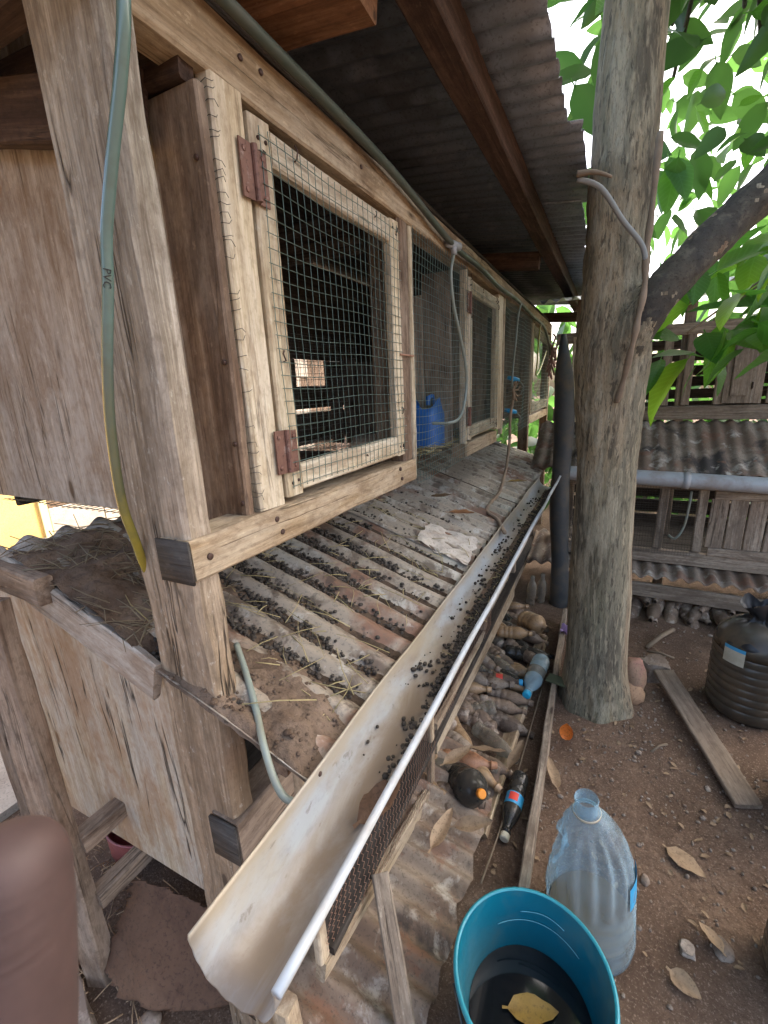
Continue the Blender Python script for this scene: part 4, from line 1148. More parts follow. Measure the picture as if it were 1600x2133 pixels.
MB().tube(vn, [0.010 + 0.002 * math.sin(i) for i in range(len(vn))], 8).build("vine_stem", M_TWIG, T)
MB().tube(smooth_path([(0.43, 1.75, 2.12), (0.50, 1.78, 2.09), (0.57, 1.83, 2.0), (0.63, 1.86, 1.93), (0.648, 1.87, 1.88)]), 0.0088, 8).build("vine_stem", plain("grey_twig", (0.2, 0.21, 0.2), rough=0.7), T)
MB().tube(smooth_path([(0.43, 1.74, 2.13), (0.48, 1.74, 2.125), (0.53, 1.75, 2.105)]), [0.011 - 0.0006 * i for i in range(13)], 7).build("broken_twig", M_TWIG, T)

LM = []
for k in range(8):
    v, f = leaf_mesh(0.22 * (0.8 + 0.12 * (k % 4)), 0.05 + 0.008 * (k % 3), fold=0.1 + 0.1 * (k % 4), droop=0.2 + 0.25 * (k % 3), seed=k)
    me = bpy.data.meshes.new("leaf"); me.from_pydata(v, [], f); me.shade_smooth()
    me.materials.append(M_LEAF2 if k in (2, 5) else M_LEAF)
    LM.append(me)
def leaf_W(p, d, roll, s=1.0):
    d = V(d).normalized()
    up = V((0, 0, 1)) if abs(d.z) < .95 else V((1, 0, 0))
    y = up.cross(d).normalized(); z = d.cross(y)
    m = Matrix((d, y, z)).transposed().to_4x4()
    m = m @ Matrix.Rotation(roll, 4, 'X') @ Matrix.Scale(s, 4)
    m.translation = V(p)
    return m
def px_ray(u, v):
    return (CAM_R @ V(((u - 800) / 923.4, -(v - 1066.5) / 923.4, -1))).normalized()
count = 0
def add_leaf(p, d, roll, s, k):
    global count
    count += 1
    return share(LM[k], "leaf", T, leaf_W(p, d, roll, s))
# hanging spray of leaves to the right of the trunk
spray_c = V((1.0, 2.45, 1.78))
for k in range(58):
    p = V((R.uniform(0.76, 1.45), R.uniform(2.35, 2.95), R.uniform(1.5, 2.02)))
    p.z += 0.12 * (p.x - 0.75)
    d = V((R.uniform(-.9, .3), R.uniform(-.8, .3), R.uniform(-.65, .1)))
    add_leaf(p, d, R.uniform(-.8, .8), R.uniform(.85, 1.5), R.randrange(8))
for k in range(6):
    a = V((1.45, 2.6 + .1 * k, 2.0)); b = V((0.85 + 0.1 * k, 2.4 + 0.08 * k, 1.68 + 0.05 * k))
    MB().tube(smooth_path([a, (a + b) / 2 + V((0, 0, .06)), b]), 0.005, 5).build("twig", M_TWIG, T)
# crown overhead
tries = 0
gap_dir = px_ray(1480, 290)
while count < 292 and tries < 5000:
    tries += 1
    p = V((R.uniform(0.42, 2.6), R.uniform(2.2, 4.6), R.uniform(2.25, 3.9)))
    if p.x < 0.55 and p.z < 2.4: continue
    vd = (p - CAM_P).normalized()
    if vd.dot(gap_dir) > 0.975 and R.random() < 0.62: continue
    d = V((R.uniform(-1, 1), R.uniform(-1, .5), R.uniform(-.9, .1)))
    add_leaf(p, d, R.uniform(-1, 1), R.uniform(.55, 1.3), R.randrange(8))
for k in range(10):
    a = R.uniform(0, 6.28)
    b = V((1.2 + 0.9 * math.cos(a), 3.2 + 1.0 * math.sin(a), R.uniform(2.5, 3.8)))
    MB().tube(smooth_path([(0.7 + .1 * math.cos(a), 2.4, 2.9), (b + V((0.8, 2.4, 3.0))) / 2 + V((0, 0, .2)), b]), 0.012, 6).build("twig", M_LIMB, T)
def leaf_cloud(n, fn, smin, smax, mat, parent, name, label=None, cat=None):
    vs, fs = [], []
    base = [(np.array(leaf_mesh(0.22, 0.055, 0.15 + .1 * k, 0.3 + .2 * k, seed=k)[0]), leaf_mesh(0.22, 0.055)[1]) for k in range(3)]
    off = 0
    for k in range(n):
        p = fn()
        if p is None: continue
        W = np.array(leaf_W(p, (R.uniform(-1, 1), R.uniform(-1, 1), R.uniform(-1, .2)), R.uniform(-1.2, 1.2), R.uniform(smin, smax)))
        bv, bf = base[k % 3]
        vs.append(bv @ W[:3, :3].T + W[:3, 3]); fs += [tuple(i + off for i in q) for q in bf]; off += len(bv)
    o = mk(name, np.concatenate(vs), fs, mat, parent)
    o["kind"] = "stuff"
    if label: tag(o, label, cat)
    return o
def crown_pt():
    p = V((R.uniform(0.3, 3.8), R.uniform(2.6, 7.0), R.uniform(2.5, 6.0)))
    vd = (p - CAM_P).normalized()
    if vd.dot(gap_dir) > 0.983 and R.random() < 0.75: return None
    return p
leaf_cloud(4600, crown_pt, 0.75, 1.6, M_FAR, T, "foliage")
def over_pt():      # crown above the roof and the path, out of frame, gives the shade
    return V((R.uniform(-1.5, 3.0), R.uniform(-0.5, 4.5), R.uniform(3.2, 5.0)))
leaf_cloud(500, over_pt, 1.2, 2.0, M_FAR, T, "foliage")
hedge = leaf_cloud(1500, lambda: V((R.uniform(-1.0, 6.5), R.uniform(5.6, 8.0), R.uniform(0, 3.2) * R.random() ** .4)), 1.2, 2.2, M_FAR, None, "hedge", "wild green undergrowth standing behind the back hutch", "hedge")

# ------------------------------------------------------------------ back hutch across the path
B = thing("rabbit_hutch", "dusty two-tier hutch across the yard behind the tree trunk", "hutch", (1.2, 3.4, 0))
def bb(name, x0, z0, x1, z1, w, t, wd, mat, y=3.3, **kw):
    return board(name, (x0, y, z0), (x1, y, z1), w, t, wd, mat, B, **kw)
bb("bottom_rail", 0.30, 0.365, 2.4, 0.345, 0.09, 0.05, (0, 0, 1), W_DUST, 3.29)
bb("top_rail", 0.30, 0.845, 2.4, 0.835, 0.05, 0.05, (0, 0, 1), W_DUST, 3.29)
for x in (0.34, 0.745, 1.145):
    bb("stile", x, 0.412, x, 0.82, 0.05, 0.04, (1, 0, 0), W_DUST, 3.29, n=6)
bb("mullion", 0.932, 0.412, 0.94, 0.82, 0.05, 0.035, (1, 0, 0), W_DUST, 3.30, n=6)
for x0, x1, s in ((0.775, 1.118, 2), (0.37, 0.72, 4)):
    wire_mesh("wire_netting", (x0, 3.262, 0.385), (1, 0, 0), (0, 0, 1), x1 - x0, 0.45, 0.016, 0.0008, M_DARKWIRE, B, sag=0.004, seed=s, nrm=V((0, -1, 0)))
MB().tube(smooth_path([(1.075, 3.25, 0.81), (1.07, 3.24, 0.7), (1.055, 3.23, 0.58), (1.02, 3.24, 0.50), (0.985, 3.27, 0.51)]), 0.007, 8).build("drinker_tube", M_TUBE, B)
bd = bb("door", 1.20, 0.425, 2.1, 0.42, 0.055, 0.025, (0, 0, 1), W_DUST, 3.262, n=8)
tag(bd, "dusty planked door of the back hutch")
board("door_rail", (1.20, 3.262, 0.795), (2.1, 3.262, 0.79), 0.05, 0.025, (0, 0, 1), W_DUST, bd, n=8)
for k in range(9):
    board("plank", (1.228 + k * 0.095, 3.268, 0.455), (1.232 + k * 0.095, 3.268, 0.768), 0.087, 0.016, (1, 0, 0), W_DUST, bd, n=4)
for k in range(4):
    bb("back_board", 0.3, 0.42 + k * 0.118, 2.4, 0.42 + k * 0.118, 0.098, 0.015, (0, 0, 1), W_INNER, 3.95, n=5)
for k in range(5):
    bb("floor_board", 0.3, 0.40, 2.4, 0.39, 0.12, 0.015, (0, 1, 0), W_INNER, 3.36 + k * 0.125, n=4)
# upper tray, sheet and upper tier
def btray(z0, z1, y0, y1, amp, pitch):
    def fn(s, t):
        x = 0.12 + 2.4 * t; y = y0 + (y1 - y0) * s
        ed = 0.012 * noise.noise(V((x * 9, 0, z0))) if s < 0.01 else 0
        return (x, y + ed, z0 + (z1 - z0) * s - 0.02 * t + amp * math.sin(2 * math.pi * x / pitch + 1.1) + 0.01 * noise.noise(V((x * 3, y * 3, 2))))
    return fn
o = MB().grid(btray(0.945, 1.215, 3.15, 3.62, 0.009, 0.08), 14, 260).build("tray_sheet", M_OLDROOF, B)
o.modifiers.new("thick", 'SOLIDIFY').thickness = 0.005
o = MB().grid(btray(0.272, 0.36, 3.12, 3.6, 0.014, 0.088), 8, 260).build("tray_sheet", M_OLDROOF, B)
o.modifiers.new("thick", 'SOLIDIFY').thickness = 0.005
bb("foot_board", 0.30, 0.165, 2.6, 0.12, 0.095, 0.025, (0, 0, 1), W_DUST, 3.16, n=14)
for x in (0.35, 1.0, 1.7, 2.35):
    bb("post", x, -0.05, x, 2.05, 0.06, 0.06, (1, 0, 0), W_DUST, 3.66)
rp = board("post", (1.33, 3.1, -0.05), (1.47, 3.1, 2.1), 0.08, 0.06, (1, 0, 0), W_DUST, B)
bpy.data.objects.remove(rp)
bb("upper_rail", 0.2, 1.27, 2.5, 1.262, 0.09, 0.04, (0, 0, 1), W_DUST, 3.62, n=12)
bb("upper_rail", 0.2, 1.80, 2.5, 1.79, 0.07, 0.04, (0, 0, 1), W_DUST, 3.62, n=12)
for x in (0.36, 0.9, 1.02, 1.20, 1.395):
    bb("upper_stile", x, 1.32, x + R.uniform(-.005, .005), 1.765, 0.05, 0.035, (1, 0, 0), W_DUST, 3.62, n=5)
ud = bb("upper_door", 1.298, 1.325, 1.298, 1.755, 0.165, 0.02, (1, 0, 0), W_DUST, 3.60, n=6)
board("door_panel", (1.298, 3.588, 1.37), (1.298, 3.588, 1.70), 0.09, 0.01, (1, 0, 0), W_DUST, ud, n=4)
MB().box((1.36, 3.583, 1.41), (1.366, 3.59, 1.45)).build("latch", M_NAIL, ud)
for k, z in enumerate((1.29, 1.38, 1.465, 1.545, 1.64, 1.73)):
    bb("back_slat", 0.3, z, 2.4, z + R.uniform(-.008, .008), 0.068, 0.014, (0, 0, 1), W_INNER, 4.02, n=6)
bb("wall_board", 1.95, 1.32, 1.95, 1.765, 1.0, 0.015, (1, 0, 0), W_DUST, 3.63, n=4)
board("upright_board", (0.352, 3.55, 1.22), (0.352, 3.55, 1.80), 0.075, 0.03, (1, 0, 0), W_PALE, B)
def broof(s, t):
    x = 0.1 + 2.6 * t; y = 3.35 + 0.9 * s
    return (x, y, 2.02 + 0.14 * s + 0.012 * math.sin(2 * math.pi * x / 0.076))
MB().grid(broof, 6, 270).build("roof_sheet", M_ROOF, B)
bg_ = thing("gutter_pipe", "grey plastic pipe slung along the front of the back hutch", "pipe", (1.2, 3.12, 0.9))
MB().tube(smooth_path([(0.28, 3.12, 0.925), (0.8, 3.11, 0.913), (1.4, 3.11, 0.893), (2.5, 3.11, 0.86)], 8), 0.046, 18).build("pipe", M_GREYPIPE, bg_)
MB().tube([(1.0, 3.11, 0.905), (1.035, 3.11, 0.904)], 0.05, 18).build("collar", M_GREYPIPE, bg_)

# ------------------------------------------------------------------ bottles
def bottle_profile(L, r, neck=0.014):
    return [(0.001, 0.0), (r * 0.75, 0.001), (r * 0.98, 0.008), (r, 0.02), (r, L * 0.18), (r * 0.9, L * 0.2), (r, L * 0.22), (r, L * 0.3), (r * 0.9, L * 0.32), (r, L * 0.34), (r, L * 0.43), (r * 0.9, L * 0.45), (r, L * 0.47), (r, L * 0.62), (r * 0.93, L * 0.68), (r * 0.72, L * 0.76), (r * 0.48, L * 0.83), (neck, L * 0.87), (neck, L * 0.9), (neck * 1.25, L * 0.905), (neck * 1.25, L * 0.92), (neck, L * 0.925), (neck, L * 0.985), (neck * 0.8, L)]
def dir_W(p, d, roll=0.0):
    d = V(d).normalized()
    a = V((0, 0, 1)) if abs(d.z) < .9 else V((1, 0, 0))
    x = a.cross(d).normalized(); y = d.cross(x)
    m = Matrix((x, y, d)).transposed().to_4x4()
    m.translation = V(p)
    return m @ Matrix.Rotation(roll, 4, 'Z')
BOT = []
for k in range(6):
    m = MB().lathe(bottle_profile((0.2, 0.23, 0.26, 0.22, 0.18, 0.24)[k], (0.032, 0.034, 0.04, 0.03, 0.032, 0.036)[k]), 14, wob=0.22 if k % 2 else 0.1, seed=k)
    me = bpy.data.meshes.new("bottle"); me.from_pydata(m.v, [], m.f); me.shade_smooth(); me.materials.append(M_DUSTBOTTLE)
    BOT.append(me)
def heap_bottle(p, d, k, label, group, s=1.0):
    o = share(BOT[k], "bottle", None, dir_W(p, d, R.uniform(0, 6)) @ Matrix.Scale(s, 4))
    tag(o, label, "bottle", group)
    return o
HEAP_L = ("mud-caked plastic bottle in the nearest third of the heap below the gutter", "mud-caked plastic bottle in the middle of the heap below the gutter", "mud-caked plastic bottle at the heap's far end by the drain pipe")
HEAP_G = ("bottles in the near part of the heap", "bottles in the middle of the heap", "bottles at the far end of the heap")
HB = []
for k, mt in ((1, M_HAZYCLEAR), (3, M_AMBER), (2, M_DARKBOTTLE)):
    me = BOT[k].copy(); me.materials[0] = mt; HB.append(me)
rows = np.linspace(1.22, 2.75, 21)
for i, y in enumerate(rows):
    for j in range(3):
        x = 0.02 + 0.085 * j + R.uniform(-.03, .03)
        yy = y + R.uniform(-.03, .03)
        z = gh(x, yy) + 0.015 + R.uniform(-.005, .03) + (0.03 if j == 0 else 0)
        a = R.uniform(-0.7, 0.5)
        d = V((math.cos(a), math.sin(a) - .25, R.uniform(-.2, .12))) * (1 if R.random() < .75 else -1)
        zone = 0 if y < 1.65 else 1 if y < 2.2 else 2
        o = heap_bottle(V((x, yy, z)) - d * 0.05, d, R.randrange(6), HEAP_L[zone], HEAP_G[zone])
        q_ = R.random()
        if q_ < .42:
            o.data = HB[0] if q_ < .2 else HB[1] if q_ < .36 else HB[2]
FOOT_L = "dusty bottle stacked beneath the foot board of the back hutch"
for i, x in enumerate(np.linspace(0.46, 1.5, 19)):
    for j in range(2):
        d = V((R.uniform(-.5, .5), -1, R.uniform(-.45, .0)))
        heap_bottle((x + R.uniform(-.02, .02), 3.34 - 0.10 * j + R.uniform(-.02, .02), 0.085 - 0.05 * j + R.uniform(0, .02)), d, R.randrange(6), FOOT_L, "bottles under the back hutch", 1.05)
GLASS_L = "murky bottle standing upright behind the gutter's far end"
for x, y in ((0.19, 2.92), (0.245, 3.0)):
    o = heap_bottle((x, y, gh(x, y)), (0.05, -0.05, 1), 1, GLASS_L, "murky bottles behind the heap", 0.95)
    o.data = o.data.copy(); o.data.materials[0] = M_HAZYCLEAR

def nice_bottle(p, d, L, r, body_m, cap_m, label, lab_m=None, lab=(0.35, 0.55), extra=None, wob=0.1, neck=0.013):
    W = dir_W(p, d)
    t = thing("bottle", label, "bottle", W=W)
    MB().lathe(bottle_profile(L, r, neck), 22, wob=wob, seed=L * 9).build("body", body_m, t, W=W)
    if cap_m:
        n = 22
        mb = MB().lathe([(0.0005, L * 0.945), (neck * 1.15, L * 0.945), (neck * 1.2, L * 0.95), (neck * 1.2, L + 0.004), (neck * 1.0, L + 0.007), (0.0005, L + 0.007)], n)
        mb.build("cap", cap_m, t, W=W, angle=35)
    if lab_m:
        MB().lathe([(r * 1.012, L * lab[0]), (r * 1.015, L * (lab[0] + lab[1]) / 2), (r * 1.012, L * lab[1])], 22, wob=wob, seed=L * 9).build("label", lab_m, t, W=W)
    if extra: extra(t, W)
    return t
nice_bottle((0.362, 2.165, 0.105), V((-0.03, -0.30, -0.012)), 0.30, 0.043, M_BLUECLEAR, M_CYANCAP, "clear dusty bottle with bright blue cap lying against the dark board", lab_m=M_HAZYCLEAR, neck=0.016)
def red_mark(t, W):
    rr_ = 0.0325
    v = []; 
    for s in (0.40, 0.52):
        for a in (-0.5, -0.25, 0.0, 0.25, 0.5): v.append((rr_ * math.sin(a), -rr_ * math.cos(a), 0.25 * s))
    v = [(x, -y, z) for x, y, z in v]
    mk("red_print", v, [(i, i + 1, i + 6, i + 5) for i in range(4)], M_LABELRED, t, W=W)
nice_bottle((0.385, 1.42, 0.075), V((-0.01, -0.24, -0.03)), 0.25, 0.031, M_DARKBOTTLE, M_LABELCREAM, "dark soda bottle with blue and red label lying between the boards", lab_m=M_LABELBLUE, lab=(0.38, 0.56), extra=red_mark)
nice_bottle((0.175, 1.30, 0.075), V((0.55, -0.55, 0.5)), 0.20, 0.062, M_DARKBOTTLE, M_ORANGECAP, "fat dark bottle with orange cap poking out under the netting door", wob=0.06)
nice_bottle((0.21, 2.52, 0.13), V((0.7, -0.5, 0.12)), 0.18, 0.055, M_AMBER, None, "round amber jar-like bottle at the far end of the heap", wob=0.12)
nice_bottle((0.10, 2.30, 0.14), V((0.9, 0.12, 0.05)), 0.19, 0.034, M_AMBER, None, "slim amber bottle lying across the top of the heap")
nice_bottle((0.22, 1.72, 0.09), V((-0.85, -0.4, -0.05)), 0.22, 0.035, M_HAZYCLEAR, None, "squashed clear bottle with open neck in the middle of the heap", wob=0.35)
nice_bottle((0.10, 1.90, 0.10), V((0.95, 0.2, 0.0)), 0.2, 0.03, M_DUSTBOTTLE, M_LABELBLUE, "dirty bottle with a red label band amid the heap", lab_m=M_LABELRED, lab=(0.4, 0.56))
nice_bottle((0.05, 1.33, 0.10), V((0.9, 0.25, 0.0)), 0.26, 0.042, patchy("rusty_bottle", [((0.2, 0.13, 0.09), 8, 0.5, 0.7, 0.9)], (0.36, 0.17, 0.085), rough=0.5, bmp=0.3), None, "orange brown bottle lying behind the fat dark bottle", wob=0.2)

# boards bordering the bottle heap
b1 = board("edging_board", (0.425, 2.75, 0.07), (0.462, 0.98, 0.05), 0.12, 0.028, (0, 0, 1), W_DUST, None, n=26, rough=0.004, seed=41)
tag(b1, "long dark board standing on edge beside the tree trunk", "plank")
b2 = board("edging_board", (0.325, 2.5, 0.04), (0.29, 1.15, 0.035), 0.07, 0.022, (1, 0, 0.5), W_RAIL, None, n=22, rough=0.004, seed=43)
tag(b2, "pale narrow board lying along the edge of the bottle heap", "plank")
st_ = MB().tube(smooth_path([(0.385, 2.0, 0.05), (0.375, 1.6, 0.06), (0.36, 1.25, 0.05), (0.34, 1.0, 0.045)]), 0.0035, 5).build("stick", M_TWIG)
tag(st_, "thin straight stick lying in the trench between the two boards", "stick")
pw = MB().grid(lambda s, t: (0.425 + 0.06 * s, 2.42 + 0.09 * t, 0.135 + 0.02 * math.sin(s * 5 + t * 7)), 6, 6).build("wrapper", M_PURPLE)
tag(pw, "scrap of purple wrapper on top of the dark board", "wrapper")
gs = board("scrap", (0.41, 2.0, 0.125), (0.50, 1.98, 0.125), 0.06, 0.012, (0, 1, 0), plain("mossy_green", (0.06, 0.07, 0.035), rough=0.9), None)
tag(gs, "green mossy scrap bridging the dark board and the trunk", "scrap")

# ------------------------------------------------------------------ big clear water bottle
BW = Matrix.Translation((0.645, 1.03, gh(0.645, 1.03) - 0.006)) @ Matrix.Rotation(rad(-5), 4, 'Y') @ Matrix.Rotation(rad(3), 4, 'X') @ Matrix.Diagonal((0.9, 0.9, 0.98, 1))
BB = thing("water_bottle", "large crumpled clear water bottle with open neck and shell-ribbed shoulder", "bottle", W=BW)
def big_prof():
    P = [(0.001, 0.012), (0.06, 0.01), (0.095, 0.0), (0.118, 0.012)]
    for k in range(12):
        z = 0.03 + k * 0.0145
        P.append((0.121 + 0.0035 * math.sin(k * math.pi * .66), z))
    P += [(0.121, 0.215), (0.122, 0.26), (0.117, 0.31), (0.104, 0.355), (0.083, 0.395), (0.058, 0.425), (0.038, 0.44), (0.0325, 0.447)]
    P += [(0.036, 0.449), (0.036, 0.456), (0.0315, 0.458), (0.031, 0.489), (0.0325, 0.492), (0.0305, 0.496), (0.028, 0.494), (0.028, 0.45)]
    return P
def dense(P, k=3):
    o = []
    for (a, b), (c, d) in zip(P[:-1], P[1:]):
        for i in range(k): o.append((a + (c - a) * i / k, b + (d - b) * i / k))
    o.append(P[-1]); return o
def crumple(x, y, z):
    a = math.atan2(y, x); r = math.hypot(x, y)
    if r < 1e-4: return x, y, z
    # dent on the -x side of the shoulder
    den = math.exp(-((a - math.pi * 0.98) if a > 0 else (a + math.pi * 1.02)) ** 2 / 0.5) * math.exp(-((z - 0.33) / 0.075) ** 2)
    q = V((x * 16, y * 16, z * 16))
    if 0.2 < z < 0.43:
        cr = noise.noise(q) * 0.035 * den * 2 + noise.noise(q * 2.1) * 0.018 * (den + .15)
        r2 = r * (1 - 0.34 * den) + cr
        # shell ribs fanning from the neck on the camera-facing side
        fa = (a + math.pi / 2)
        m = max(0, math.cos(fa * 0.8)) if abs(fa) < 1.9 else 0
        fan = math.sin(13 * fa * (1 + 0.3 * (0.43 - z) / .2))
        r2 += 0.008 * m * fan * min(1, (z - 0.2) / .05) * min(1, (0.43 - z) / .04)
        x, y = x / r * r2, y / r * r2
        z -= 0.02 * den
    return x, y, z
MB().lathe(dense(big_prof()), 120, fn=crumple).build("body", M_CLEAR, BB, W=BW)
wp = [(0.001, 0.016)] + [(r - 0.003, z + 0.002) for r, z in big_prof()[2:8]] + [(0.118, 0.085), (0.0005, 0.085)]
MB().lathe(wp, 48).build("water", M_MUDWATER, BB, W=BW, angle=40)
MB().lathe([(0.0365, 0.4495), (0.0375, 0.4495), (0.0375, 0.456), (0.0365, 0.456)], 30).build("neck_ring", plain("cream_ring", (0.42, 0.36, 0.26), rough=0.5), BB, W=BW)
def lab_patch(r, a0, a1, z0, z1, mat, parent, W, name="label", n=10):
    v = [((r) * math.cos(a0 + (a1 - a0) * i / n), r * math.sin(a0 + (a1 - a0) * i / n), z) for z in (z0, z1) for i in range(n + 1)]
    mk(name, v, [(i, i + 1, n + 2 + i, n + 1 + i) for i in range(n)], mat, parent, W=W)
lab_patch(0.1245, -0.55, 0.25, 0.225, 0.30, M_LABELBLUE, BB, BW)

# ------------------------------------------------------------------ teal bucket with dark water
BKC = (0.525, 0.712)
BK = thing("bucket", "teal plastic bucket half full of dark water in front of the big bottle", "bucket", (BKC[0], BKC[1], 0))
BKW = Matrix.Translation((BKC[0], BKC[1], 0.005)) @ Matrix.Rotation(rad(3), 4, 'X') @ Matrix.Scale(0.97, 4)
hz = 0.30
MB().lathe(dense([(0.001, 0.004), (0.118, 0.004), (0.120, 0.0), (0.124, 0.004), (0.1625, hz - 0.01), (0.169, hz - 0.008), (0.170, hz), (0.166, hz + 0.003), (0.1615, hz), (0.121, 0.01), (0.001, 0.009)], 4), 64).build("body", M_TEAL, BK, W=BKW, angle=40)
MB().lathe([(0.1615, hz + 0.001), (0.1655, hz + 0.0046), (0.170, hz + 0.001), (0.171, hz - 0.006)], 64).build("rim", M_TEALRIM, BK, W=BKW)
MB().lathe([(0.0005, 0.135), (0.1375, 0.135)], 64).build("water", M_WATER, BK, W=BKW)
mb = MB()
for (a0, a1, z) in ((0.9, 2.3, 0.215), (1.2, 1.9, 0.245)):
    r_ = 0.121 + (0.1615 - 0.121) * z / hz - 0.0022
    mb.tube([(r_ * math.cos(a0 + (a1 - a0) * i / 14), r_ * math.sin(a0 + (a1 - a0) * i / 14), z + 0.006 * math.sin(i * .3)) for i in range(15)], 0.0011, 4)
mb.build("scratch", plain("pale_scratch", (0.12, 0.36, 0.42), rough=0.6), BK, W=BKW)
mb = MB().tube(smooth_path([(0.172 * math.cos(3.6), 0.172 * math.sin(3.6), hz - .02), (0.19 * math.cos(4.4), 0.19 * math.sin(4.4), hz - .1), (0.172 * math.cos(5.2), 0.172 * math.sin(5.2), hz - .02)]), 0.0035, 6)
mb.build("handle", M_DARKWIRE, BK, W=BKW)

def flat_leaf(p, yaw, L, w, mat, label, tilt=(0, 0), name="fallen_leaf", curl=0.3, cat="leaf", parent=None):
    v, f = leaf_mesh(L, w, fold=0.12 + curl * 0.5, droop=-curl * .5, wav=0.05, seed=L * 50 + yaw)
    W = Matrix.Translation(V(p)) @ Matrix.Rotation(yaw, 4, 'Z') @ Matrix.Rotation(tilt[0], 4, 'X') @ Matrix.Rotation(tilt[1], 4, 'Y')
    o = mk(name, v, f, mat, None, W=W)
    tag(o, label, cat)
    return o
flat_leaf((0.478, 0.70, 0.142), 0.35, 0.11, 0.028, M_YELLEAF, "yellow leaf floating on the dark water in the bucket", curl=0.1)
flat_leaf((0.86, 1.39, gh(.9, 1.35) + 0.012), -0.55, 0.115, 0.032, M_DRYLEAF, "broad pale brown leaf lying flat on bare soil right of the big bottle", curl=0.1)
flat_leaf((0.095, 2.50, tray_z(.08, 2.5) + 0.022), 0.1, 0.10, 0.028, M_YELLEAF, "yellow leaf on the far clean end of the tray")
flat_leaf((-0.10, 1.80, tray_z(-.1, 1.8) + 0.02), -0.4, 0.11, 0.022, M_DRYLEAF, "curled brown leaf on the tray above the paper scrap", curl=0.9)
flat_leaf((0.0, 1.74, tray_z(0, 1.74) + 0.018), -0.25, 0.12, 0.03, patchy("orange_brown_leaf", [((0.16, 0.07, 0.03), 14, .5, .7, .7)], (0.34, 0.16, 0.07), rough=0.6), "orange brown leaf lying beside the paper scrap on the tray", curl=0.5)
for i, (x, y, yaw, L, lab) in enumerate(((0.515, 1.46, 2.0, 0.13, "long twisted dry leaf beside the dark board, below the orange peel"), (0.35, 1.35, 1.2, 0.13, "pale dry leaf lying in the trench between the boards"),
        (0.24, 1.05, 0.5, 0.12, "dry brown leaf on the lower rusty tray behind the bucket"), (0.20, 0.95, 1.4, 0.13, "curled dry leaf at the edge of the lower rusty tray"), (0.96, 1.11, 2.3, 0.07, "small pale dry leaf near the right edge of the soil"),
        (0.83, 1.01, -0.5, 0.07, "dry stalk-like leaf to the right of the big bottle's base"), (0.20, 1.36, 0.2, 0.13, "yellowish dry leaf resting on the bottle heap"), (0.14, 1.24, 0.9, 0.12, "pinkish brown leaf above the fat dark bottle"))):
    flat_leaf((x, y, gh(x, y) + (0.02 if x > .4 else 0.13)), yaw, L, 0.022, M_DRYLEAF, lab, tilt=(R.uniform(-.5, .5), R.uniform(-.2, .2)), curl=0.7)
litter = []
mb = MB()
for k in range(170):
    x, y = R.uniform(0.3, 1.4), R.uniform(0.7, 2.7)
    v, f = leaf_mesh(R.uniform(.008, .03), R.uniform(.002, .008), 0.4, R.uniform(-.6, .6))
    W = Matrix.Translation((x, y, gh(x, y) + 0.008)) @ Matrix.Rotation(R.uniform(0, 6.28), 4, 'Z') @ Matrix.Rotation(R.uniform(-.6, .6), 4, 'X')
    mb.add([tuple(W @ V(q)) for q in v], f)
tag(mb.build("leaf_litter", M_DRYLEAF, None, stuff=True), "crumbled dry leaf litter scattered over the soil", "litter")
ps = thing("orange_peel", "bright orange piece of fruit peel at the foot of the tree", "peel", (0.52, 1.74, gh(.52, 1.74)))
def peel(s, t):
    a = s * 2.6 - 1.3; b = t * 2.2 - 1.1
    k = math.cos(b) * 0.028
    return (0.52 + k * math.sin(a), 1.735 + 0.016 * math.cos(a) * math.cos(b) - 0.02, gh(.52, 1.74) + 0.045 + 0.048 * math.sin(b) * (1 - .2 * abs(math.sin(a))))
MB().grid(peel, 10, 10).build("peel", M_ORANGE, ps)
def pap(s, t):
    x = 0.0 + 0.19 * s - 0.02 * t; y = 1.36 + 0.21 * t + 0.06 * s * 0
    z = 0.905 + 0.35 * (0.19 - x) + 0.018 + 0.014 * noise.noise(V((s * 4, t * 4, 0))) + 0.02 * (t > .8) * (t - .8) * 5 * (s - .3)
    return (x + 0.015 * noise.noise(V((t * 6, s, 3))), y + 0.02 * noise.noise(V((s * 6, t, 5))), z)
tag(MB().grid(pap, 16, 16).build("paper_scrap", M_PAPER), "crumpled dusty paper scrap lying on the tray near the gutter", "paper")

# ------------------------------------------------------------------ jugs, plank, stones on the right
def jug(x, y, label, bag=True, s=1.0, h=0.43):
    z0 = gh(x, y) - 0.005
    t = thing("water_jug", label, "jug", (x, y, z0), W=Matrix.Translation((x, y, z0)))
    W = Matrix.Translation((x, y, z0)) @ Matrix.Scale(s, 4)
    P = [(0.001, 0.006), (0.09, 0.0), (0.125, 0.006), (0.142, 0.03)]
    k = 0
    z = 0.045
    while z < 0.29:
        P += [(0.146, z), (0.149, z + 0.008), (0.149, z + 0.02), (0.146, z + 0.027), (0.1435, z + 0.031)]
        z += 0.034
    P += [(0.146, 0.31), (0.144, 0.345), (0.13, 0.38), (0.10, 0.41), (0.06, 0.43), (0.035, 0.44), (0.033, 0.48), (0.001, 0.48)]
    MB().lathe(P, 48, wob=0.03, seed=x * 9).build("body", M_JUG, t, W=W)
    return t, W
J1 = (1.245, 2.27)
t, W = jug(*J1, "ribbed dark water jug capped with a black plastic bag and pale label", s=1.06)
lab_patch(0.1505, rad(213), rad(243), 0.275, 0.345, M_LABELCREAM, t, W)
lab_patch(0.1508, rad(213), rad(243), 0.335, 0.350, M_LABELBLUE, t, W, name="label_band")
bagt = thing("plastic_bag", "shiny black plastic bag tied over the mouth of the ribbed jug", "bag", (J1[0], J1[1], 0.4))
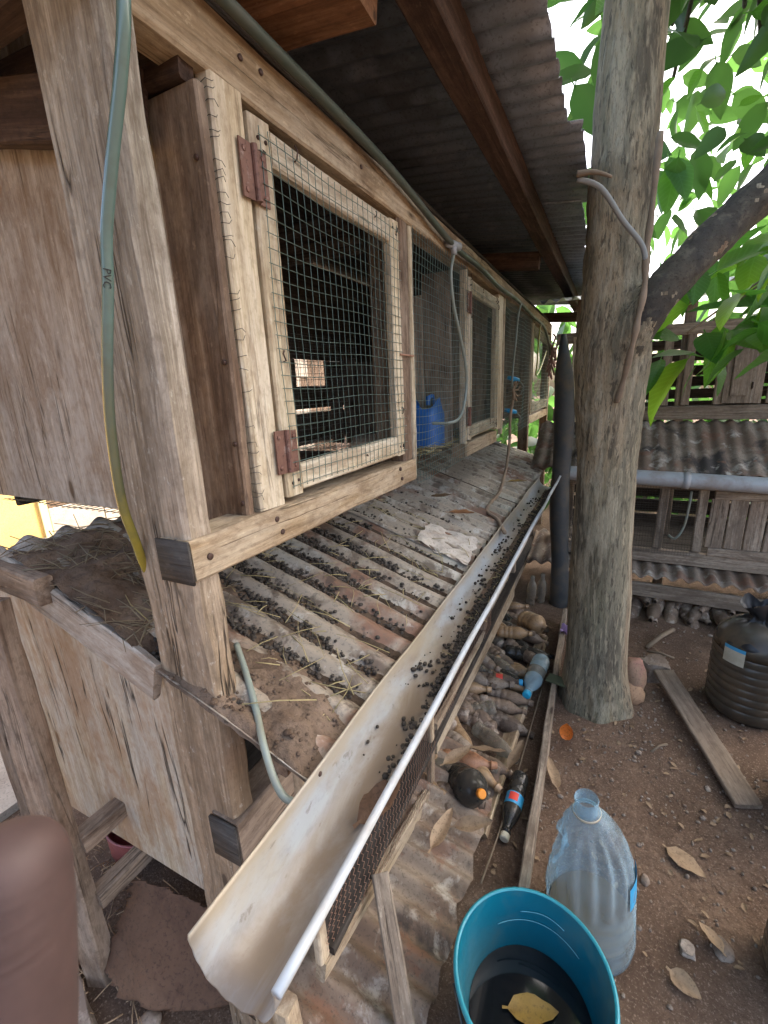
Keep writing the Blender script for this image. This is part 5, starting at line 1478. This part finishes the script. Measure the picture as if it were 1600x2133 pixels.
def bagv(s, t_):
    a = s * 2 * math.pi
    prof = [(0.152, 0.345), (0.147, 0.375), (0.12, 0.405), (0.085, 0.43), (0.058, 0.45), (0.04, 0.47), (0.045, 0.49), (0.06, 0.515), (0.07, 0.54)]
    f_ = t_ * (len(prof) - 1); i = min(int(f_), len(prof) - 2); u = f_ - i
    r = prof[i][0] + (prof[i + 1][0] - prof[i][0]) * u; z = prof[i][1] + (prof[i + 1][1] - prof[i][1]) * u
    n_ = noise.noise(V((math.cos(a) * 2.2, math.sin(a) * 2.2, t_ * 3))) 
    pl = math.sin(a * 9 + 3 * n_) * 0.006 * math.sin(math.pi * min(1, t_ * 1.1)) + 0.012 * n_ * t_
    if t_ > .7: r *= 1 + 0.5 * math.sin(a * 2 + 1) * (t_ - .7) * 2; z += 0.02 * math.sin(a * 3) * (t_ - .7) * 3
    return (J1[0] + (r + pl) * math.cos(a), J1[1] + (r + pl) * math.sin(a), gh(*J1) + z + 0.01 * n_ * (t_ > .05))
MB().grid(bagv, 90, 34).build("bag", M_BAG, bagt)
jug(1.365, 1.70, "second dark ribbed jug half hidden at the right edge beyond the plank")
jug(1.185, 1.12, "near dark jug cut off by the right edge, lower right", s=0.95)
pl = board("plank", (0.915, 2.30, 0.10), (1.13, 1.66, gh(1.13, 1.66) + 0.016), 0.092, 0.02, (1, 0.3, 0), W_DUST, None, rough=0.002, seed=51, ragged=0.01)
pl.data.materials[0] = wood("wood_plank_tan", (0.17, 0.125, 0.09), (0.27, 0.205, 0.15), (0.36, 0.285, 0.215), stain=(0.12, 0.085, 0.058), stain_amt=0.5, cracks=0.4, bmp=0.4)
tag(pl, "tan plank propped on a stone and pointing at the right edge", "plank")
def stone(x, y, s, label, z=0.0, seed=0, cut=False, mat=M_STONE, rot=0.0):
    b = bmesh.new(); bmesh.ops.create_icosphere(b, subdivisions=3, radius=1)
    for v in b.verts:
        c = v.co
        if cut: c = V([max(-.72, min(.72, q)) for q in c]) * 1.15
        k = 1 + 0.22 * noise.noise(c * 1.3 + V((seed, 0, 0))) + 0.07 * noise.noise(c * 4 + V((seed, 3, 0)))
        v.co = V((c.x * s[0], c.y * s[1], c.z * s[2])) * k
    me = bpy.data.meshes.new("stone"); b.to_mesh(me); b.free()
    me.shade_smooth(); me.set_sharp_from_angle(angle=rad(24)) if cut else None
    me.materials.append(mat)
    o = bpy.data.objects.new("stone", me); COL.objects.link(o)
    o.matrix_basis = Matrix.Translation((x, y, gh(x, y) + s[2] * 0.55 + z)) @ Matrix.Rotation(rot, 4, 'Z')
    tag(o, label, "stone")
    return o
stone(0.885, 2.36, (0.075, 0.06, 0.075), "grey block-like stone holding up the far end of the plank", seed=3, cut=True, rot=0.5)
stone(0.775, 2.13, (0.055, 0.05, 0.10), "rounded reddish stone against the right side of the trunk, on the other below it", z=0.05, seed=5, mat=patchy("red_stone", [((0.3, 0.2, 0.12), 6, .45, .6, .8)], (0.3, 0.15, 0.11), rough=0.85, bmp=0.5))
stone(0.765, 2.10, (0.06, 0.05, 0.06), "orange brown stone at the trunk's foot", seed=8, mat=patchy("ochre_stone", [((0.25, 0.15, 0.09), 6, .5, .65, .8)], (0.38, 0.23, 0.13), rough=0.85, bmp=0.5))
stone(0.965, 1.13, (0.024, 0.03, 0.014), "flat pale pebble near the lower right corner", seed=9)
stone(0.79, 1.245, (0.012, 0.018, 0.012), "small cream pebble right of the big bottle", seed=11)
stone(0.88, 1.09, (0.02, 0.022, 0.012), "dark triangular pebble left of the flat pale one", seed=13, cut=True)
mb = MB()
for k in range(2600):
    x = R.uniform(0.42, 1.6); y = R.uniform(0.75, 3.0)
    if R.random() > 0.35 + 0.9 * math.exp(-(((x - .75) / .3) ** 2 + ((y - 1.7) / .4) ** 2)): continue
    r = R.uniform(0.002, 0.006) * (1.9 if R.random() < .06 else 1)
    q = [R.uniform(.7, 1.4) * r for _ in range(3)]
    z = gh(x, y) + r * .4
    mb.add([(x + v.x * q[0] * R.uniform(.8, 1.2), y + v.y * q[1] * R.uniform(.8, 1.2), z + v.z * q[2]) for v in IV], IF)
tag(mb.build("gravel", M_STONE, None, smooth=False, stuff=True), "small soil crumbs and gravel around the tree foot", "gravel")
for i, (a, b, r, lab) in enumerate((((0.84, 1.80, 0.02), (0.90, 1.86, 0.03), 0.005, "short pale twig on the soil left of the plank"), ((0.87, 2.62, 0.03), (1.02, 2.86, 0.05), 0.012, "bent grey branch lying behind the stone"), ((0.87, 2.6, 0.02), (1.0, 2.58, 0.02), 0.006, "thin stick below the bent grey branch"))):
    a, b = V(a), V(b)
    tag(MB().tube([a, (a + b) / 2 + V((0, 0, .012)), b], r, 7).build("twig", M_TWIG), lab, "twig")

# ------------------------------------------------------------------ clutter under the near end at the left
def rs(s, t):
    a, b, c, d = V((-0.475, 0.475, 0.25)), V((-0.215, 0.535, 0.22)), V((-0.52, 0.375, 0.05)), V((-0.15, 0.465, 0.05))
    p = (c * (1 - s) + d * s) * (1 - t) + (a * (1 - s) + b * s) * t
    p.y -= 0.05 * math.sin(math.pi * s) * (1 - t)
    e = 0.03 * noise.noise(V((s * 9, t * 9, 2))) + 0.012 * noise.noise(V((s * 31, t * 31, 5)))
    ed = e if min(s, 1 - s, t, 1 - t) < 0.02 else 0
    return (p.x + ed, p.y + ed * .7, p.z + 0.016 * noise.noise(V((s * 5, t * 5, 0))) + 0.02 * math.sin(s * 4) * t)
o = MB().grid(rs, 50, 40).build("scrap_sheet", M_RUST)
o.modifiers.new("thick", 'SOLIDIFY').thickness = 0.003
tag(o, "ragged sheet of rusted iron lying under the hutch's near end", "scrap metal")
pk = thing("plastic_tub", "pale pink plastic tub half hidden between the rungs", "tub", (-0.79, 0.66, 0))
MB().lathe([(0.001, 0.0), (0.08, 0.0), (0.1, 0.14), (0.104, 0.15), (0.098, 0.15), (0.079, 0.01)], 28, wob=0.05).build("body", M_PINK, pk, W=Matrix.Translation((-0.79, 0.66, 0.02)) @ Matrix.Rotation(0.35, 4, 'Y'))
for i, (x, y, s, lab) in enumerate(((-0.50, 0.47, (0.03, 0.025, 0.02), "small white rock beside the ragged iron sheet"), (-0.47, 0.52, (0.022, 0.02, 0.018), "tiny white rock nearer the hutch leg's rungs"), (-0.98, 0.7, (0.06, 0.05, 0.04), "grey rock under the lower panel's left end"), (-0.33, 0.36, (0.03, 0.03, 0.02), "pale rock below the ragged iron sheet"), (-0.55, 0.30, (0.035, 0.03, 0.02), "pinkish rock left of the hutch leg's foot"))):
    stone(x, y, s, lab, seed=20 + i, mat=M_PAPER if i < 2 else M_STONE)
straws(160, lambda: (R.uniform(-1.0, -0.3), R.uniform(0.2, 0.6), 0.02 + R.uniform(0, .03)), 0.02, 0.1, 0.0016, "straw", "dry litter under the near end of the hutch", M_DRYLEAF)
bs = board("brick_slab", (-0.72, 0.30, 0.02), (-0.45, 0.22, 0.02), 0.16, 0.05, (0, 1, 0), M_STONE, None, rough=0.008)
tag(bs, "grey slab of broken stone at the lower left", "slab")

# ------------------------------------------------------------------ photographer's finger at the lens
def finger():
    t = thing("person", "blurred fingertip of the person holding the camera, lower left", "person", (0.4997, 0.012, 1.40))
    CR = CAM_R
    def cpt(u, v, d):
        return CAM_P + CR @ V(((u - 800) / 923.4 * d, -(v - 1066.5) / 923.4 * d, -d))
    tip = V((0.4962, 0.0228, 1.4335)); mid = V((0.4966, 0.0198, 1.4230)); kn = V((0.4980, 0.0144, 1.4020)); base = V((0.504, 0.003, 1.3700)); pal = V((0.51, -0.02, 1.338)); wr = V((0.53, -0.055, 1.29)); arm = V((0.60, -0.16, 1.12))
    me = bpy.data.meshes.new("hand")
    verts = [wr, pal, base, kn, mid, tip, arm]
    edges = [(0, 1), (1, 2), (2, 3), (3, 4), (4, 5), (0, 6)]
    rads = [0.026, 0.026, 0.0104, 0.0102, 0.0096, 0.0078, 0.034]
    # the other fingers, curled below the picture
    for k, (dx, ln) in enumerate(((0.021, 1.05), (0.041, 0.98), (0.058, 0.8))):
        b0 = len(verts)
        r0 = pal + V((dx, 0.006 - 0.002 * k, 0.004))
        pts = [r0, r0 + V((0.002, 0.022, 0.022)) * ln, r0 + V((0.002, 0.045, 0.016)) * ln, r0 + V((0.0, 0.05, -0.006)) * ln]
        verts += pts
        edges += [(1, b0), (b0, b0 + 1), (b0 + 1, b0 + 2), (b0 + 2, b0 + 3)]
        rads += [0.0105, 0.0095, 0.0085, 0.0072]
    b0 = len(verts)   # thumb
    verts += [pal + V((-0.03, -0.008, -0.006)), pal + V((-0.045, 0.012, 0.014)), pal + V((-0.044, 0.03, 0.032))]
    edges += [(1, b0), (b0, b0 + 1), (b0 + 1, b0 + 2)]
    rads += [0.014, 0.0108, 0.0085]
    me.from_pydata([tuple(v) for v in verts], edges, [])
    o = bpy.data.objects.new("hand", me); COL.objects.link(o)
    sk = o.modifiers.new("skin", 'SKIN')
    for i, r in enumerate(rads):
        me.skin_vertices[0].data[i].radius = (r, r)
    me.skin_vertices[0].data[0].use_root = True
    sub = o.modifiers.new("sub", 'SUBSURF'); sub.levels = 4; sub.render_levels = 4
    bpy.context.view_layer.update()
    dg = bpy.context.evaluated_depsgraph_get()
    m2 = bpy.data.meshes.new_from_object(o.evaluated_get(dg))
    bpy.data.objects.remove(o)
    for v in m2.vertices:    # knuckle creases
        q = v.co
        s_ = (q - tip).dot((kn - tip).normalized())
        for c_ in (0.0080, 0.0098, 0.0112, 0.0131, 0.0160, 0.0180):
            w_ = math.exp(-((s_ - c_ - 0.0004 * noise.noise(q * 160)) / 0.0003) ** 2)
            ax = tip + (kn - tip).normalized() * s_
            d_ = q - ax
            if d_.length < 0.013: v.co = q - d_.normalized() * 0.00012 * w_
    m2.shade_smooth(); m2.materials.clear(); m2.materials.append(M_SKIN)
    h = bpy.data.objects.new("hand", m2); COL.objects.link(h)
    h.parent = t; h.matrix_basis = wm(t).inverted()
finger()
